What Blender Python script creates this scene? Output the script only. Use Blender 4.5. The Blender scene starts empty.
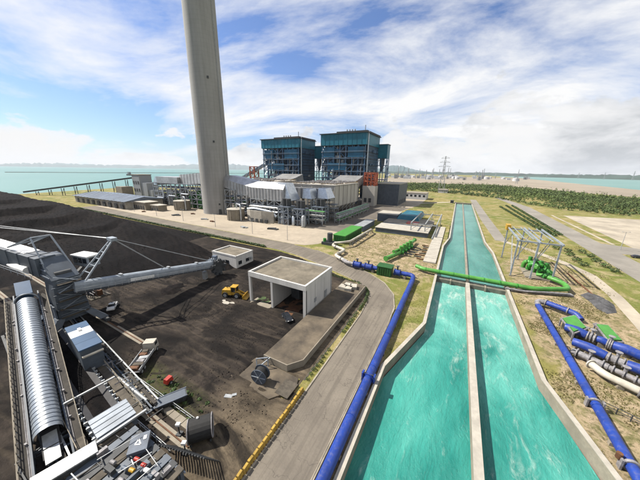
import bpy, bmesh, math, random
from math import sin, cos, pi, radians, atan2, sqrt, hypot, floor
from mathutils import Vector, Matrix, noise
random.seed(7)
C = bpy.context.scene.collection
SC = bpy.context.scene

# ------------------------------------------------------------------ camera
F, CH, PITCH, ROLL, YAW = 250.0, 40.0, radians(15.6), radians(0.9), radians(-28.3328)
f0 = Vector((sin(YAW), cos(YAW), 0)); r0 = Vector((cos(YAW), -sin(YAW), 0))
FW = f0*cos(PITCH) + Vector((0, 0, -sin(PITCH))); u0 = r0.cross(FW)
RT = r0*cos(ROLL) + u0*sin(ROLL); UP = RT.cross(FW)
cam = bpy.data.cameras.new('camera'); camo = bpy.data.objects.new('camera', cam); C.objects.link(camo)
cam.sensor_width = 36; cam.lens = 36*F/640; cam.clip_start = 0.5; cam.clip_end = 60000
M = Matrix((RT, UP, -FW)).transposed().to_4x4(); M.translation = (0, 0, CH)
camo.matrix_world = M
SC.camera = camo

def G(px, py, z=0.0):
    """pixel of the 640x480 photograph -> point at height z"""
    d = FW + RT*((px-320)/F) - UP*((py-240)/F)
    t = (z-CH)/d.z
    return Vector((d.x*t, d.y*t, z))

# ------------------------------------------------------------------ sky and sun
SUN_EL = radians(48); SUN_DIR = Vector((-cos(SUN_EL)*0.99, -cos(SUN_EL)*0.22, sin(SUN_EL))).normalized()
W = bpy.data.worlds.new('World'); SC.world = W; W.use_nodes = True
nt = W.node_tree; nt.nodes.clear()
def N(t, ntree=None, **kw):
    n = (ntree or nt).nodes.new(t)
    for k, v in kw.items(): setattr(n, k, v)
    return n
def L(a, b, ntree=None): (ntree or nt).links.new(a, b)
def math_n(op, a, b=None, tree=None, clamp=False):
    n = N('ShaderNodeMath', tree, operation=op); n.use_clamp = clamp
    for i, v in enumerate((a, b)):
        if v is None: continue
        if isinstance(v, (int, float)): n.inputs[i].default_value = v
        else: L(v, n.inputs[i], tree)
    return n.outputs[0]
def ramp(fac, stops, tree=None, interp='LINEAR'):
    n = N('ShaderNodeValToRGB', tree); L(fac, n.inputs[0], tree)
    e = n.color_ramp.elements; n.color_ramp.interpolation = interp
    while len(e) > len(stops): e.remove(e[-1])
    while len(e) < len(stops): e.new(0.5)
    for i, (p, c) in enumerate(stops):
        e[i].position = p; e[i].color = (c[0], c[1], c[2], 1) if hasattr(c, '__len__') else (c, c, c, 1)
    return n.outputs[0]
def mixc(fac, a, b, tree=None, blend='MIX'):
    n = N('ShaderNodeMix', tree, data_type='RGBA', blend_type=blend)
    for s, v in ((n.inputs[0], fac), (n.inputs[6], a), (n.inputs[7], b)):
        if isinstance(v, (int, float)): s.default_value = v
        elif isinstance(v, (tuple, list)): s.default_value = (v[0], v[1], v[2], 1)
        else: L(v, s, tree)
    return n.outputs[2]
CIRO = (2.96, 12.32, 0); CIRB = (3.39, 14.25, 0)
sky = N('ShaderNodeTexSky', sky_type='NISHITA'); sky.sun_disc = False
sky.sun_elevation = SUN_EL; sky.sun_rotation = atan2(SUN_DIR.x, SUN_DIR.y)
sky.air_density = 1.0; sky.dust_density = 0.6; sky.ozone_density = 2.5
SKY_S = 0.165
skyc = mixc(1.0, sky.outputs[0], (SKY_S*0.84, SKY_S*0.96, SKY_S*1.22), blend='MULTIPLY')
tc = N('ShaderNodeTexCoord'); sep = N('ShaderNodeSeparateXYZ'); L(tc.outputs['Generated'], sep.inputs[0])
zc = math_n('MAXIMUM', sep.outputs[2], 0.0)
skv = N('ShaderNodeCombineXYZ'); L(sep.outputs[0], skv.inputs[0]); L(sep.outputs[1], skv.inputs[1]); L(math_n('MAXIMUM', sep.outputs[2], 0.045), skv.inputs[2]); L(skv.outputs[0], sky.inputs['Vector'])
zp = math_n('ADD', zc, 0.16)
u_ = math_n('DIVIDE', sep.outputs[0], zp); v_ = math_n('DIVIDE', sep.outputs[1], zp)
cmb = N('ShaderNodeCombineXYZ'); L(u_, cmb.inputs[0]); L(v_, cmb.inputs[1])
def noise_n(vec, scale, detail, rough, dist=0.0, rot=0.0, sc=(1, 1, 1), loc=(0, 0, 0), tree=None):
    mp = N('ShaderNodeMapping', tree); mp.inputs['Rotation'].default_value = (0, 0, rot)
    mp.inputs['Scale'].default_value = sc; mp.inputs['Location'].default_value = loc
    L(vec, mp.inputs[0], tree)
    n = N('ShaderNodeTexNoise', tree); L(mp.outputs[0], n.inputs['Vector'], tree)
    n.inputs['Scale'].default_value = scale; n.inputs['Detail'].default_value = detail
    n.inputs['Roughness'].default_value = rough; n.inputs['Distortion'].default_value = dist
    return n.outputs[0]
# high thin cloud sheets
warp = noise_n(cmb.outputs[0], 0.5, 5, 0.6, 0, 0, (1, 1, 1), (1.5, 8.2, 0))
cir = noise_n(cmb.outputs[0], 0.85, 13, 0.63, 0.35, radians(-50), (0.72, 1.15, 1), CIRO)
cirb = noise_n(cmb.outputs[0], 0.42, 3, 0.5, 0.2, radians(20), (1, 1, 1), CIRB)
# more cover on the right-hand (east) side than over the sea
east = math_n('MULTIPLY', math_n('ADD', sep.outputs[0], 0.30), 0.13)
cirv = math_n('ADD', math_n('ADD', math_n('MULTIPLY', cir, 0.70), math_n('MULTIPLY', cirb, 0.36)), east)
cirm = ramp(cirv, [(0.44, 0.0), (0.515, 0.5), (0.60, 1.0)])
# low heaped cloud near the horizon, in azimuth / elevation coordinates
nrm = N('ShaderNodeVectorMath', operation='NORMALIZE'); L(tc.outputs['Generated'], nrm.inputs[0])
cum = noise_n(nrm.outputs[0], 5.0, 12, 0.58, 0.15, 0, (1, 1, 2.0), (12.16, 7.69, 12.35))
cumlow = math_n('SUBTRACT', 0.305, math_n('MULTIPLY', math_n('POWER', zc, 0.8), 1.06))
cumv = math_n('ADD', math_n('ADD', math_n('MULTIPLY', cum, 1.0), cumlow), math_n('MULTIPLY', east, 0.9))
cumm = ramp(cumv, [(0.61, 0.0), (0.65, 0.8), (0.74, 1.0)])
# cloud brightness: lit tops, greyer thick bases
shade = noise_n(nrm.outputs[0], 4.2, 9, 0.6, 0.25, 0, (1, 1, 2.6), (4.7, 9.4, 5.2))
shv = math_n('SUBTRACT', math_n('ADD', shade, math_n('MULTIPLY', east, 1.3)), math_n('MULTIPLY', zc, 0.30))
cumcol = ramp(shv, [(0.45, (1.27, 1.265, 1.26)), (0.56, (1.08, 1.09, 1.11)), (0.70, (0.70, 0.73, 0.77))])
c1 = mixc(cirm, skyc, (1.34, 1.34, 1.34))
c2 = mixc(cumm, c1, cumcol)
bg = N('ShaderNodeBackground'); L(c2, bg.inputs[0]); bg.inputs[1].default_value = 0.37
wo = N('ShaderNodeOutputWorld'); L(bg.outputs[0], wo.inputs[0])
sl = bpy.data.lights.new('sun', 'SUN'); sl.energy = 5.0; sl.angle = radians(0.53); sl.color = (1.0, 0.93, 0.82)
so = bpy.data.objects.new('sun', sl); C.objects.link(so); so.rotation_euler = SUN_DIR.to_track_quat('Z', 'Y').to_euler(); so.location = (0, 0, 300)
vs = SC.view_settings; vs.view_transform = 'Standard'; vs.look = 'None'; vs.exposure = 1.0; vs.gamma = 1.0
SC.cycles.use_denoising = True
SC.cycles.max_bounces = 5; SC.cycles.diffuse_bounces = 2; SC.cycles.glossy_bounces = 2; SC.cycles.transmission_bounces = 2
SC.cycles.volume_bounces = 0; SC.cycles.caustics_reflective = False; SC.cycles.caustics_refractive = False

# ------------------------------------------------------------------ materials
MT = {}
KEEP = dict(white_paint=.8, white_wall=.72, silver=.85, galv=.72, car_white=.9, pipe_cream=.75, pipe_blue=.85, pipe_green=.8, pump_green=.8, green_box=.9, hill=1.0, leaf_far=1.0, leaf=.9, leaf_hedge=.8, far_tree_line=1.0, teal=.8, duct=.85, esp_panel=.95, road_pale=.78, sand_field=.8, concrete_pale=.78, orange=.8, belt=.9, steel_dark=.7, blue_roof=.8)
def pm(name, col, rough=0.75, metal=0.0, var=0.25, scale=0.6, bump=0.0, bscale=None, col2=None, fine=None, spec=0.4, streak=False):
    k_ = KEEP.get(name, 0.66); col = tuple(c*k_ for c in col); col2 = tuple(c*k_ for c in col2) if col2 else None
    m = bpy.data.materials.new(name); m.use_nodes = True; t = m.node_tree
    b = t.nodes['Principled BSDF']; b.inputs['Roughness'].default_value = rough; b.inputs['Metallic'].default_value = metal
    b.inputs['Specular IOR Level'].default_value = spec
    geo = N('ShaderNodeNewGeometry', t); p = geo.outputs['Position']
    sc = (1, 1, 0.12) if streak else (1, 1, 1)
    n1 = noise_n(p, scale, 6, 0.62, 0.2, 0, sc, (random.random()*9, random.random()*9, 0), t)
    c2 = col2 or tuple(c*(1-var) for c in col)
    c1 = tuple(min(1, c*(1+var*0.55)) for c in col)
    out = mixc(ramp(n1, [(0.36, 0.0), (0.64, 1.0)], t), c1, c2, t)
    if fine:
        n2 = noise_n(p, fine, 4, 0.7, 0, 0, sc, (0, 0, 0), t)
        out = mixc(ramp(n2, [(0.3, 0.0), (0.7, 0.55)], t), out, tuple(c*0.62 for c in col), t)
    L(out, b.inputs['Base Color'], t)
    if bump:
        n3 = noise_n(p, bscale or scale*5, 5, 0.6, 0, 0, (1, 1, 1), (0, 0, 0), t)
        bp = N('ShaderNodeBump', t); bp.inputs['Strength'].default_value = 1.0; bp.inputs['Distance'].default_value = bump
        L(n3, bp.inputs['Height'], t); L(bp.outputs[0], b.inputs['Normal'], t)
    MT[name] = m
    return m
pm('concrete', (0.34, 0.30, 0.235), 0.85, var=0.25, scale=0.25, bump=0.01, bscale=3, fine=2.0)
pm('concrete_pale', (0.45, 0.42, 0.36), 0.85, var=0.2, scale=0.3, bump=0.01, bscale=3, fine=1.2)
pm('concrete_wet', (0.22, 0.21, 0.17), 0.7, var=0.4, scale=0.5, fine=1.5, streak=True)
pm('roof_gravel', (0.23, 0.20, 0.15), 0.95, var=0.4, scale=0.25, bump=0.02, bscale=6, fine=1.2)
pm('white_wall', (0.66, 0.65, 0.62), 0.7, var=0.12, scale=0.35, streak=True, fine=1.1)
pm('white_paint', (0.78, 0.78, 0.77), 0.5, var=0.12, scale=0.8)
pm('asphalt', (0.17, 0.148, 0.122), 0.92, var=0.3, scale=0.10, bump=0.01, bscale=8, fine=0.6)
pm('plaza', (0.48, 0.41, 0.315), 0.9, var=0.25, scale=0.03, bump=0.01, bscale=2, fine=0.35)
pm('kerb', (0.36, 0.32, 0.25), 0.9, var=0.3, scale=0.5)
pm('steel_blue', (0.12, 0.15, 0.20), 0.55, metal=0.0, var=0.35, scale=0.5)
pm('steel_pale', (0.36, 0.41, 0.47), 0.5, var=0.25, scale=0.5, fine=1.0)
pm('steel_dark', (0.05, 0.055, 0.06), 0.65, var=0.4, scale=0.7)
pm('galv', (0.42, 0.44, 0.45), 0.45, metal=0.3, var=0.25, scale=0.6)
pm('vault_metal', (0.50, 0.55, 0.60), 0.42, metal=0.55, var=0.15, scale=0.4, fine=0.9)
pm('silver', (0.62, 0.66, 0.70), 0.32, metal=0.75, var=0.18, scale=0.5, fine=0.9)
pm('duct', (0.50, 0.50, 0.50), 0.42, metal=0.55, var=0.25, scale=0.12, fine=0.5)
pm('esp_panel', (0.50, 0.475, 0.43), 0.6, metal=0.15, var=0.22, scale=0.1, fine=0.4, streak=True)
pm('teal', (0.004, 0.155, 0.235), 0.45, var=0.3, scale=0.06, fine=0.25)
pm('shed_roof', (0.19, 0.235, 0.30), 0.4, var=0.3, scale=0.08, fine=0.3)
pm('boiler_frame', (0.085, 0.19, 0.34), 0.6, var=0.4, scale=0.1)
pm('blue_tier', (0.012, 0.13, 0.25), 0.5, var=0.3, scale=0.15)
pm('boiler_core', (0.035, 0.085, 0.16), 0.6, var=0.5, scale=0.08, fine=0.3)
pm('roof_dark', (0.035, 0.04, 0.045), 0.7, var=0.3, scale=0.2)
pm('orange', (0.33, 0.075, 0.03), 0.6, var=0.25, scale=0.3)
pm('pipe_blue', (0.012, 0.045, 0.27), 0.45, var=0.4, scale=0.3, fine=0.9, spec=0.4)
pm('pipe_green', (0.085, 0.33, 0.05), 0.42, var=0.25, scale=0.5, fine=1.5)
pm('pump_green', (0.035, 0.26, 0.035), 0.45, var=0.3, scale=0.7, fine=1.5)
pm('green_box', (0.055, 0.24, 0.035), 0.5, var=0.2, scale=0.4, fine=1.0)
pm('green_dark', (0.02, 0.11, 0.02), 0.55, var=0.3, scale=0.5)
pm('pipe_cream', (0.60, 0.57, 0.49), 0.55, var=0.2, scale=0.6, fine=1.5)
pm('grey_valve', (0.29, 0.28, 0.29), 0.6, var=0.4, scale=1.5)
pm('rust', (0.16, 0.07, 0.03), 0.8, var=0.4, scale=1.0)
pm('blue_roof', (0.045, 0.10, 0.19), 0.4, var=0.3, scale=0.08, fine=0.3)
pm('blue_sheet', (0.02, 0.17, 0.24), 0.5, var=0.3, scale=0.15)
pm('yellow', (0.55, 0.32, 0.03), 0.5, var=0.25, scale=1.2)
pm('yellow_worn', (0.50, 0.32, 0.05), 0.75, var=0.4, scale=1.5, fine=4)
pm('red', (0.45, 0.035, 0.02), 0.5, var=0.25, scale=1.0)
pm('black_rubber', (0.018, 0.018, 0.018), 0.8, var=0.3, scale=2)
pm('glass_dark', (0.015, 0.02, 0.025), 0.08, var=0.2, scale=1, spec=0.6)
pm('car_dark', (0.03, 0.035, 0.045), 0.25, var=0.1, scale=1, spec=0.6)
pm('car_white', (0.7, 0.7, 0.7), 0.25, var=0.05, scale=1, spec=0.6)
pm('cloth_grey', (0.10, 0.10, 0.105), 0.9, var=0.5, scale=0.5, bump=0.4, bscale=0.9)
pm('belt', (0.03, 0.03, 0.033), 0.75, var=0.4, scale=0.8)
pm('brown_grate', (0.10, 0.085, 0.065), 0.85, var=0.4, scale=1.0)
pm('brown_walk', (0.055, 0.048, 0.04), 0.85, var=0.5, scale=0.8, fine=2)
pm('slate', (0.10, 0.125, 0.16), 0.55, var=0.3, scale=0.3, fine=1)
pm('interior', (0.11, 0.11, 0.12), 0.9, var=0.3, scale=0.5)
pm('bark', (0.10, 0.075, 0.05), 0.9, var=0.3, scale=2)
pm('leaf', (0.050, 0.105, 0.022), 0.7, var=0.45, scale=0.05, col2=(0.028, 0.06, 0.016), fine=0.3)
pm('leaf_far', (0.085, 0.12, 0.028), 0.8, var=0.4, scale=0.014, col2=(0.030, 0.055, 0.016), fine=0.09)
pm('leaf_hedge', (0.055, 0.10, 0.02), 0.75, var=0.4, scale=0.3, col2=(0.03, 0.05, 0.015), fine=1)
pm('grass_blade', (0.22, 0.21, 0.07), 0.85, var=0.4, scale=0.15, col2=(0.34, 0.27, 0.12), fine=0.6)
pm('sand_far', (0.37, 0.315, 0.24), 0.95, var=0.2, scale=0.004, fine=0.03)
pm('road_pale', (0.27, 0.25, 0.215), 0.92, var=0.25, scale=0.04, fine=0.4)
pm('dusty', (0.155, 0.125, 0.088), 0.95, var=0.45, scale=0.22, col2=(0.06,0.05,0.04), fine=0.8)
pm('sand_field', (0.42, 0.37, 0.29), 0.95, var=0.32, scale=0.05, fine=0.3)
pm('far_white', (0.62, 0.63, 0.64), 0.7, var=0.2, scale=0.02)
pm('far_grey', (0.30, 0.32, 0.34), 0.7, var=0.2, scale=0.02)
pm('hill', (0.075, 0.12, 0.13), 0.9, var=0.25, scale=0.0008)
pm('far_tree_line', (0.03, 0.055, 0.045), 0.9, var=0.4, scale=0.003)

def painted_pipe(name, col, dust):
    def f(t, b, p):
        n1 = noise_n(p, 0.35, 6, 0.62, 0.2, 0, (1, 1, 1), (2, 5, 0), t); n2 = noise_n(p, 1.6, 8, 0.72, 0.4, 0, (1, 1, 1), (1, 3, 0), t); n3 = noise_n(p, 5.0, 4, 0.7, 0, 0, (1, 1, 1), (0, 0, 0), t)
        c = mixc(ramp(n1, [(0.35, 0.0), (0.65, 1.0)], t), col, tuple(v*0.62 for v in col), t)
        c = mixc(ramp(n2, [(0.52, 0.0), (0.70, 0.42)], t), c, dust, t)
        c = mixc(ramp(n3, [(0.62, 0.0), (0.74, 0.7)], t), c, (0.07, 0.035, 0.02), t)
        L(c, b.inputs['Base Color'], t); L(ramp(n2, [(0.4, 0.40), (0.7, 0.75)], t), b.inputs['Roughness'], t); b.inputs['Specular IOR Level'].default_value = 0.4
    special(name, f)
def special(name, build):
    m = bpy.data.materials.new(name); m.use_nodes = True; t = m.node_tree
    b = t.nodes['Principled BSDF']; geo = N('ShaderNodeNewGeometry', t)
    build(t, b, geo.outputs['Position']); MT[name] = m
def bumpn(t, b, h, dist, strength=1.0):
    bp = N('ShaderNodeBump', t); bp.inputs['Strength'].default_value = strength; bp.inputs['Distance'].default_value = dist
    L(h, bp.inputs['Height'], t); L(bp.outputs[0], b.inputs['Normal'], t)
def chimney_mat(t, b, p):
    s = N('ShaderNodeSeparateXYZ', t); L(p, s.inputs[0], t)
    n1 = noise_n(p, 0.06, 6, 0.65, 0.2, 0, (1, 1, 0.35), (2, 1, 0), t)
    col = mixc(ramp(n1, [(0.35, 0.0), (0.65, 1.0)], t), (0.275, 0.272, 0.264), (0.215, 0.212, 0.205), t)
    n2 = noise_n(p, 0.8, 3, 0.6, 0, 0, (1, 1, 0.04), (0, 0, 0), t)
    col = mixc(ramp(n2, [(0.45, 0.0), (0.8, 0.5)], t), col, (0.15, 0.145, 0.135), t)
    w = math_n('FRACT', math_n('DIVIDE', s.outputs[2], 2.9, t), None, t)
    ln = ramp(w, [(0.0, 1.0), (0.05, 0.0), (0.95, 0.0), (1.0, 1.0)], t)
    lift = N('ShaderNodeTexWhiteNoise', t); lift.noise_dimensions = '1D'
    L(math_n('FLOOR', math_n('DIVIDE', s.outputs[2], 2.9, t), None, t), lift.inputs['W'], t)
    col = mixc(math_n('MULTIPLY', lift.outputs[0], 0.14, t), col, (0.19, 0.185, 0.172), t)
    col = mixc(math_n('MULTIPLY', ln, 0.20, t), col, (0.08, 0.078, 0.074), t)
    L(col, b.inputs['Base Color'], t); b.inputs['Roughness'].default_value = 0.85
special('chimney_concrete', chimney_mat)
def ground_mat(t, b, p):
    n1 = noise_n(p, 0.020, 7, 0.62, 0.4, 0, (1, 1, 1), (3, 5, 0), t)
    n2 = noise_n(p, 0.13, 8, 0.68, 0.5, 0, (1, 1, 1), (8, 1, 0), t)
    n3 = noise_n(p, 1.3, 6, 0.7, 0.2, 0, (1, 1, 1), (0, 0, 0), t)
    base = mixc(ramp(n1, [(0.38, 0.0), (0.60, 1.0)], t), (0.195, 0.168, 0.058), (0.112, 0.130, 0.033), t)
    base = mixc(ramp(n2, [(0.48, 0.0), (0.62, 0.8)], t), base, (0.30, 0.24, 0.14), t)
    base = mixc(ramp(n3, [(0.50, 0.0), (0.72, 0.75)], t), base, (0.05, 0.056, 0.016), t)
    # trampled stony soil on the canal banks, fading out into the grass
    s = N('ShaderNodeSeparateXYZ', t); L(p, s.inputs[0], t)
    def win(o, c, h, soft): return math_n('DIVIDE', math_n('SUBTRACT', h, math_n('ABSOLUTE', math_n('SUBTRACT', o, c, t), None, t), t), soft, t, True)
    mR = math_n('MULTIPLY', win(s.outputs[0], 36, 17, 9, ), win(s.outputs[1], 85, 85, 40), t)
    mL = math_n('MULTIPLY', win(s.outputs[0], -27, 27, 10), win(s.outputs[1], 130, 38, 12), t)
    mk = math_n('ADD', math_n('MAXIMUM', mR, mL, t), math_n('MULTIPLY', math_n('SUBTRACT', n2, 0.5, t), 1.6, t), t)
    n4 = noise_n(p, 0.45, 8, 0.72, 0.6, 0, (1, 1, 1), (5, 1, 0), t)
    soil = mixc(ramp(n2, [(0.40, 0.0), (0.62, 1.0)], t), (0.34, 0.265, 0.18), (0.22, 0.175, 0.10), t)
    soil = mixc(ramp(n4, [(0.46, 0.0), (0.60, 0.85)], t), soil, (0.105, 0.105, 0.038), t)
    soil = mixc(ramp(n3, [(0.50, 0.0), (0.66, 0.8)], t), soil, (0.05, 0.047, 0.02), t)
    base = mixc(ramp(mk, [(0.25, 0.0), (0.55, 1.0)], t), base, soil, t)
    L(base, b.inputs['Base Color'], t); b.inputs['Roughness'].default_value = 0.95; b.inputs['Specular IOR Level'].default_value = 0.1
    bumpn(t, b, math_n('ADD', n3, n4, t), 0.2)
special('dry_ground', ground_mat)
def gravel_mat(t, b, p):
    n2 = noise_n(p, 0.16, 8, 0.68, 0.5, 0, (1, 1, 1), (8, 4, 0), t)
    n3 = noise_n(p, 1.6, 6, 0.7, 0.2, 0, (1, 1, 1), (0, 0, 0), t)
    base = mixc(ramp(n2, [(0.40, 0.0), (0.60, 1.0)], t), (0.27, 0.21, 0.14), (0.18, 0.145, 0.085), t)
    base = mixc(ramp(n3, [(0.52, 0.0), (0.70, 0.8)], t), base, (0.08, 0.07, 0.03), t)
    L(base, b.inputs['Base Color'], t); b.inputs['Roughness'].default_value = 0.95; b.inputs['Specular IOR Level'].default_value = 0.1
    bumpn(t, b, n3, 0.12)
special('bank_gravel', gravel_mat)
def coal_ground_mat(t, b, p):
    n1 = noise_n(p, 0.045, 6, 0.6, 0.8, 0, (1, 1, 1), (1, 2, 0), t)
    n2 = noise_n(p, 0.30, 9, 0.72, 1.0, 0.6, (0.75, 1.2, 1), (4, 1, 0), t)
    n3 = noise_n(p, 2.2, 5, 0.7, 0, 0, (1, 1, 1), (0, 0, 0), t)
    c = mixc(ramp(n1, [(0.36, 0.0), (0.62, 1.0)], t), (0.010, 0.0092, 0.0088), (0.045, 0.037, 0.031), t)
    c = mixc(ramp(n2, [(0.42, 0.0), (0.66, 0.75)], t), c, (0.008, 0.0075, 0.0075), t)
    s = N('ShaderNodeSeparateXYZ', t); L(p, s.inputs[0], t)
    # trodden dusty strip beside the road and the conveyor
    dist = math_n('ADD', math_n('ADD', s.outputs[0], 20, t), math_n('MULTIPLY', math_n('SUBTRACT', n1, 0.5, t), 26, t), t)
    dusty = ramp(math_n('ADD', math_n('MULTIPLY', dist, 0.045, t), 1.0, t), [(0.40, 0.0), (0.85, 0.95)], t)
    c = mixc(dusty, c, mixc(ramp(n2, [(0.4, 0), (0.65, 1)], t), (0.125, 0.100, 0.070), (0.050, 0.041, 0.030), t), t)
    wv = N('ShaderNodeTexWave', t); wv.wave_type = 'RINGS'; wv.inputs['Scale'].default_value = 0.16; wv.inputs['Distortion'].default_value = 9; wv.inputs['Detail'].default_value = 3; wv.inputs['Detail Scale'].default_value = 0.35
    mp = N('ShaderNodeMapping', t); mp.inputs['Location'].default_value = (52, -12, 0); L(p, mp.inputs[0], t); L(mp.outputs[0], wv.inputs['Vector'], t)
    tr = math_n('MULTIPLY', ramp(wv.outputs['Fac'], [(0.70, 0.0), (0.95, 0.22)], t), ramp(n1, [(0.42, 0.0), (0.58, 1.0)], t), t)
    c = mixc(tr, c, (0.095, 0.077, 0.055), t)
    wx = math_n('DIVIDE', math_n('SUBTRACT', 11.0, math_n('ABSOLUTE', math_n('ADD', s.outputs[0], 43.0, t), None, t), t), 5.0, t, True); wy = math_n('DIVIDE', math_n('SUBTRACT', 3.4, math_n('ABSOLUTE', math_n('SUBTRACT', s.outputs[1], 19.6, t), None, t), t), 2.0, t, True)
    wm = math_n('MULTIPLY', math_n('MULTIPLY', wx, wy, t), ramp(n3, [(0.40, 0.0), (0.6, 1.0)], t), t)
    c = mixc(wm, c, (0.055, 0.062, 0.02), t)
    n5 = noise_n(p, 0.09, 7, 0.66, 1.4, 0.9, (0.5, 1.3, 1), (9, 3, 0), t)
    c = mixc(ramp(n5, [(0.52, 0.0), (0.60, 0.8)], t), c, (0.0095, 0.0088, 0.0085), t)
    c = mixc(ramp(n3, [(0.5, 0.0), (0.8, 0.6)], t), c, (0.013, 0.012, 0.011), t)
    L(c, b.inputs['Base Color'], t); b.inputs['Roughness'].default_value = 0.96; b.inputs['Specular IOR Level'].default_value = 0.06
    bumpn(t, b, n3, 0.10)
special('coal_ground', coal_ground_mat)
def coal_pile_mat(t, b, p):
    n1 = noise_n(p, 0.05, 6, 0.6, 0.6, 0, (1, 1, 1), (1, 2, 0), t)
    n0 = noise_n(p, 0.08, 4, 0.6, 0.3, 0, (1, 1, 1), (4, 1, 0), t); n3 = noise_n(p, 1.8, 5, 0.7, 0, 0, (1, 1, 1), (0, 0, 0), t)
    s = N('ShaderNodeSeparateXYZ', t); L(p, s.inputs[0], t)
    ph = math_n('ADD', math_n('ADD', math_n('MULTIPLY', s.outputs[0], 0.85, t), math_n('MULTIPLY', s.outputs[1], 2.4, t), t), math_n('MULTIPLY', n0, 16.0, t), t)
    sn = math_n('MULTIPLY', math_n('ADD', math_n('SINE', ph, None, t), 1.0, t), 0.5, t)
    n2 = math_n('ADD', math_n('MULTIPLY', sn, 0.16, t), math_n('MULTIPLY', noise_n(p, 0.5, 6, 0.65, 0.4, radians(20), (0.2, 1.5, 1), (4, 1, 0), t), 0.84, t), t)
    c = mixc(ramp(n1, [(0.38, 0.0), (0.62, 1.0)], t), (0.007, 0.0065, 0.007), (0.014, 0.0115, 0.011), t)
    c = mixc(ramp(n2, [(0.42, 0.0), (0.62, 0.8)], t), c, (0.0045, 0.0045, 0.005), t)
    L(c, b.inputs['Base Color'], t); b.inputs['Roughness'].default_value = 0.95; b.inputs['Specular IOR Level'].default_value = 0.06
    bumpn(t, b, math_n('ADD', n3, n2, t), 0.5)
special('coal', coal_pile_mat)
def canal_mat(foam):
    def f(t, b, p):
        s = N('ShaderNodeSeparateXYZ', t); L(p, s.inputs[0], t)
        n1 = noise_n(p, 0.075, 7, 0.58, 0.6, 0, (1, 0.5, 1), (3, 1, 0), t)
        n2 = noise_n(p, 0.30, 11, 0.72, 0.45, 0, (1.3, 0.42, 1), (6, 2, 0), t)
        n3 = noise_n(p, 1.3, 5, 0.6, 0.4, 0, (1.0, 0.7, 1), (0, 0, 0), t)
        if foam:
            c = mixc(ramp(n1, [(0.34, 0.0), (0.68, 1.0)], t), (0.008, 0.140, 0.118), (0.058, 0.310, 0.256), t)
            # stirred-up pale water below the weir, thinning downstream
            dn = math_n('DIVIDE', math_n('SUBTRACT', 104.0, s.outputs[1], t), 62.0, t, True)
            near = math_n('SUBTRACT', 1.0, math_n('POWER', dn, 0.55, t), t)
            fv = math_n('ADD', math_n('MULTIPLY', n2, 1.0, t), math_n('MULTIPLY', near, 0.16, t), t)
            milky = ramp(math_n('ADD', math_n('MULTIPLY', n1, 0.68, t), math_n('MULTIPLY', near, 0.40, t), t), [(0.36, 0.0), (0.66, 0.8)], t)
            c = mixc(milky, c, (0.165, 0.40, 0.345), t)
            fm = ramp(fv, [(0.575, 0.0), (0.64, 0.22), (0.75, 0.85)], t)
            fm = math_n('MULTIPLY', fm, ramp(n3, [(0.3, 0.35), (0.6, 1.0)], t), t)
            c = mixc(fm, c, (0.42, 0.50, 0.455), t)
        else:
            c = mixc(ramp(n1, [(0.34, 0.0), (0.68, 1.0)], t), (0.024, 0.140, 0.118), (0.075, 0.235, 0.200), t)
            fm = math_n('MULTIPLY', ramp(n2, [(0.60, 0.0), (0.74, 0.35)], t), 1.0, t)
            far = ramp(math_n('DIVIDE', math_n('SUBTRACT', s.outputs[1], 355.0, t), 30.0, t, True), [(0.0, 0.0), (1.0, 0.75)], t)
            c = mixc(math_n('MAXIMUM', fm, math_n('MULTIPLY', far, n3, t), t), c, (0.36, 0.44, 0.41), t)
        L(c, b.inputs['Base Color'], t); b.inputs['Roughness'].default_value = 0.16; b.inputs['IOR'].default_value = 1.33
        bumpn(t, b, math_n('ADD', math_n('MULTIPLY', n2, 1.6, t), math_n('MULTIPLY', n3, 0.5, t), t), 0.35)
    return f
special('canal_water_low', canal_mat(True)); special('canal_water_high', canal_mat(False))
def sea_mat(t, b, p):
    n1 = noise_n(p, 0.0016, 6, 0.6, 0.5, 0, (0.5, 1, 1), (3, 1, 0), t)
    n3 = noise_n(p, 0.05, 6, 0.65, 0.2, 0, (1, 0.6, 1), (0, 0, 0), t)
    c = mixc(ramp(n1, [(0.36, 0.0), (0.64, 1.0)], t), (0.085, 0.185, 0.170), (0.12, 0.215, 0.195), t)
    L(c, b.inputs['Base Color'], t); b.inputs['Roughness'].default_value = 0.4; b.inputs['IOR'].default_value = 1.33
    b.inputs['Specular IOR Level'].default_value = 0.25
    bumpn(t, b, n3, 1.2)
special('sea_water', sea_mat)
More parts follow.
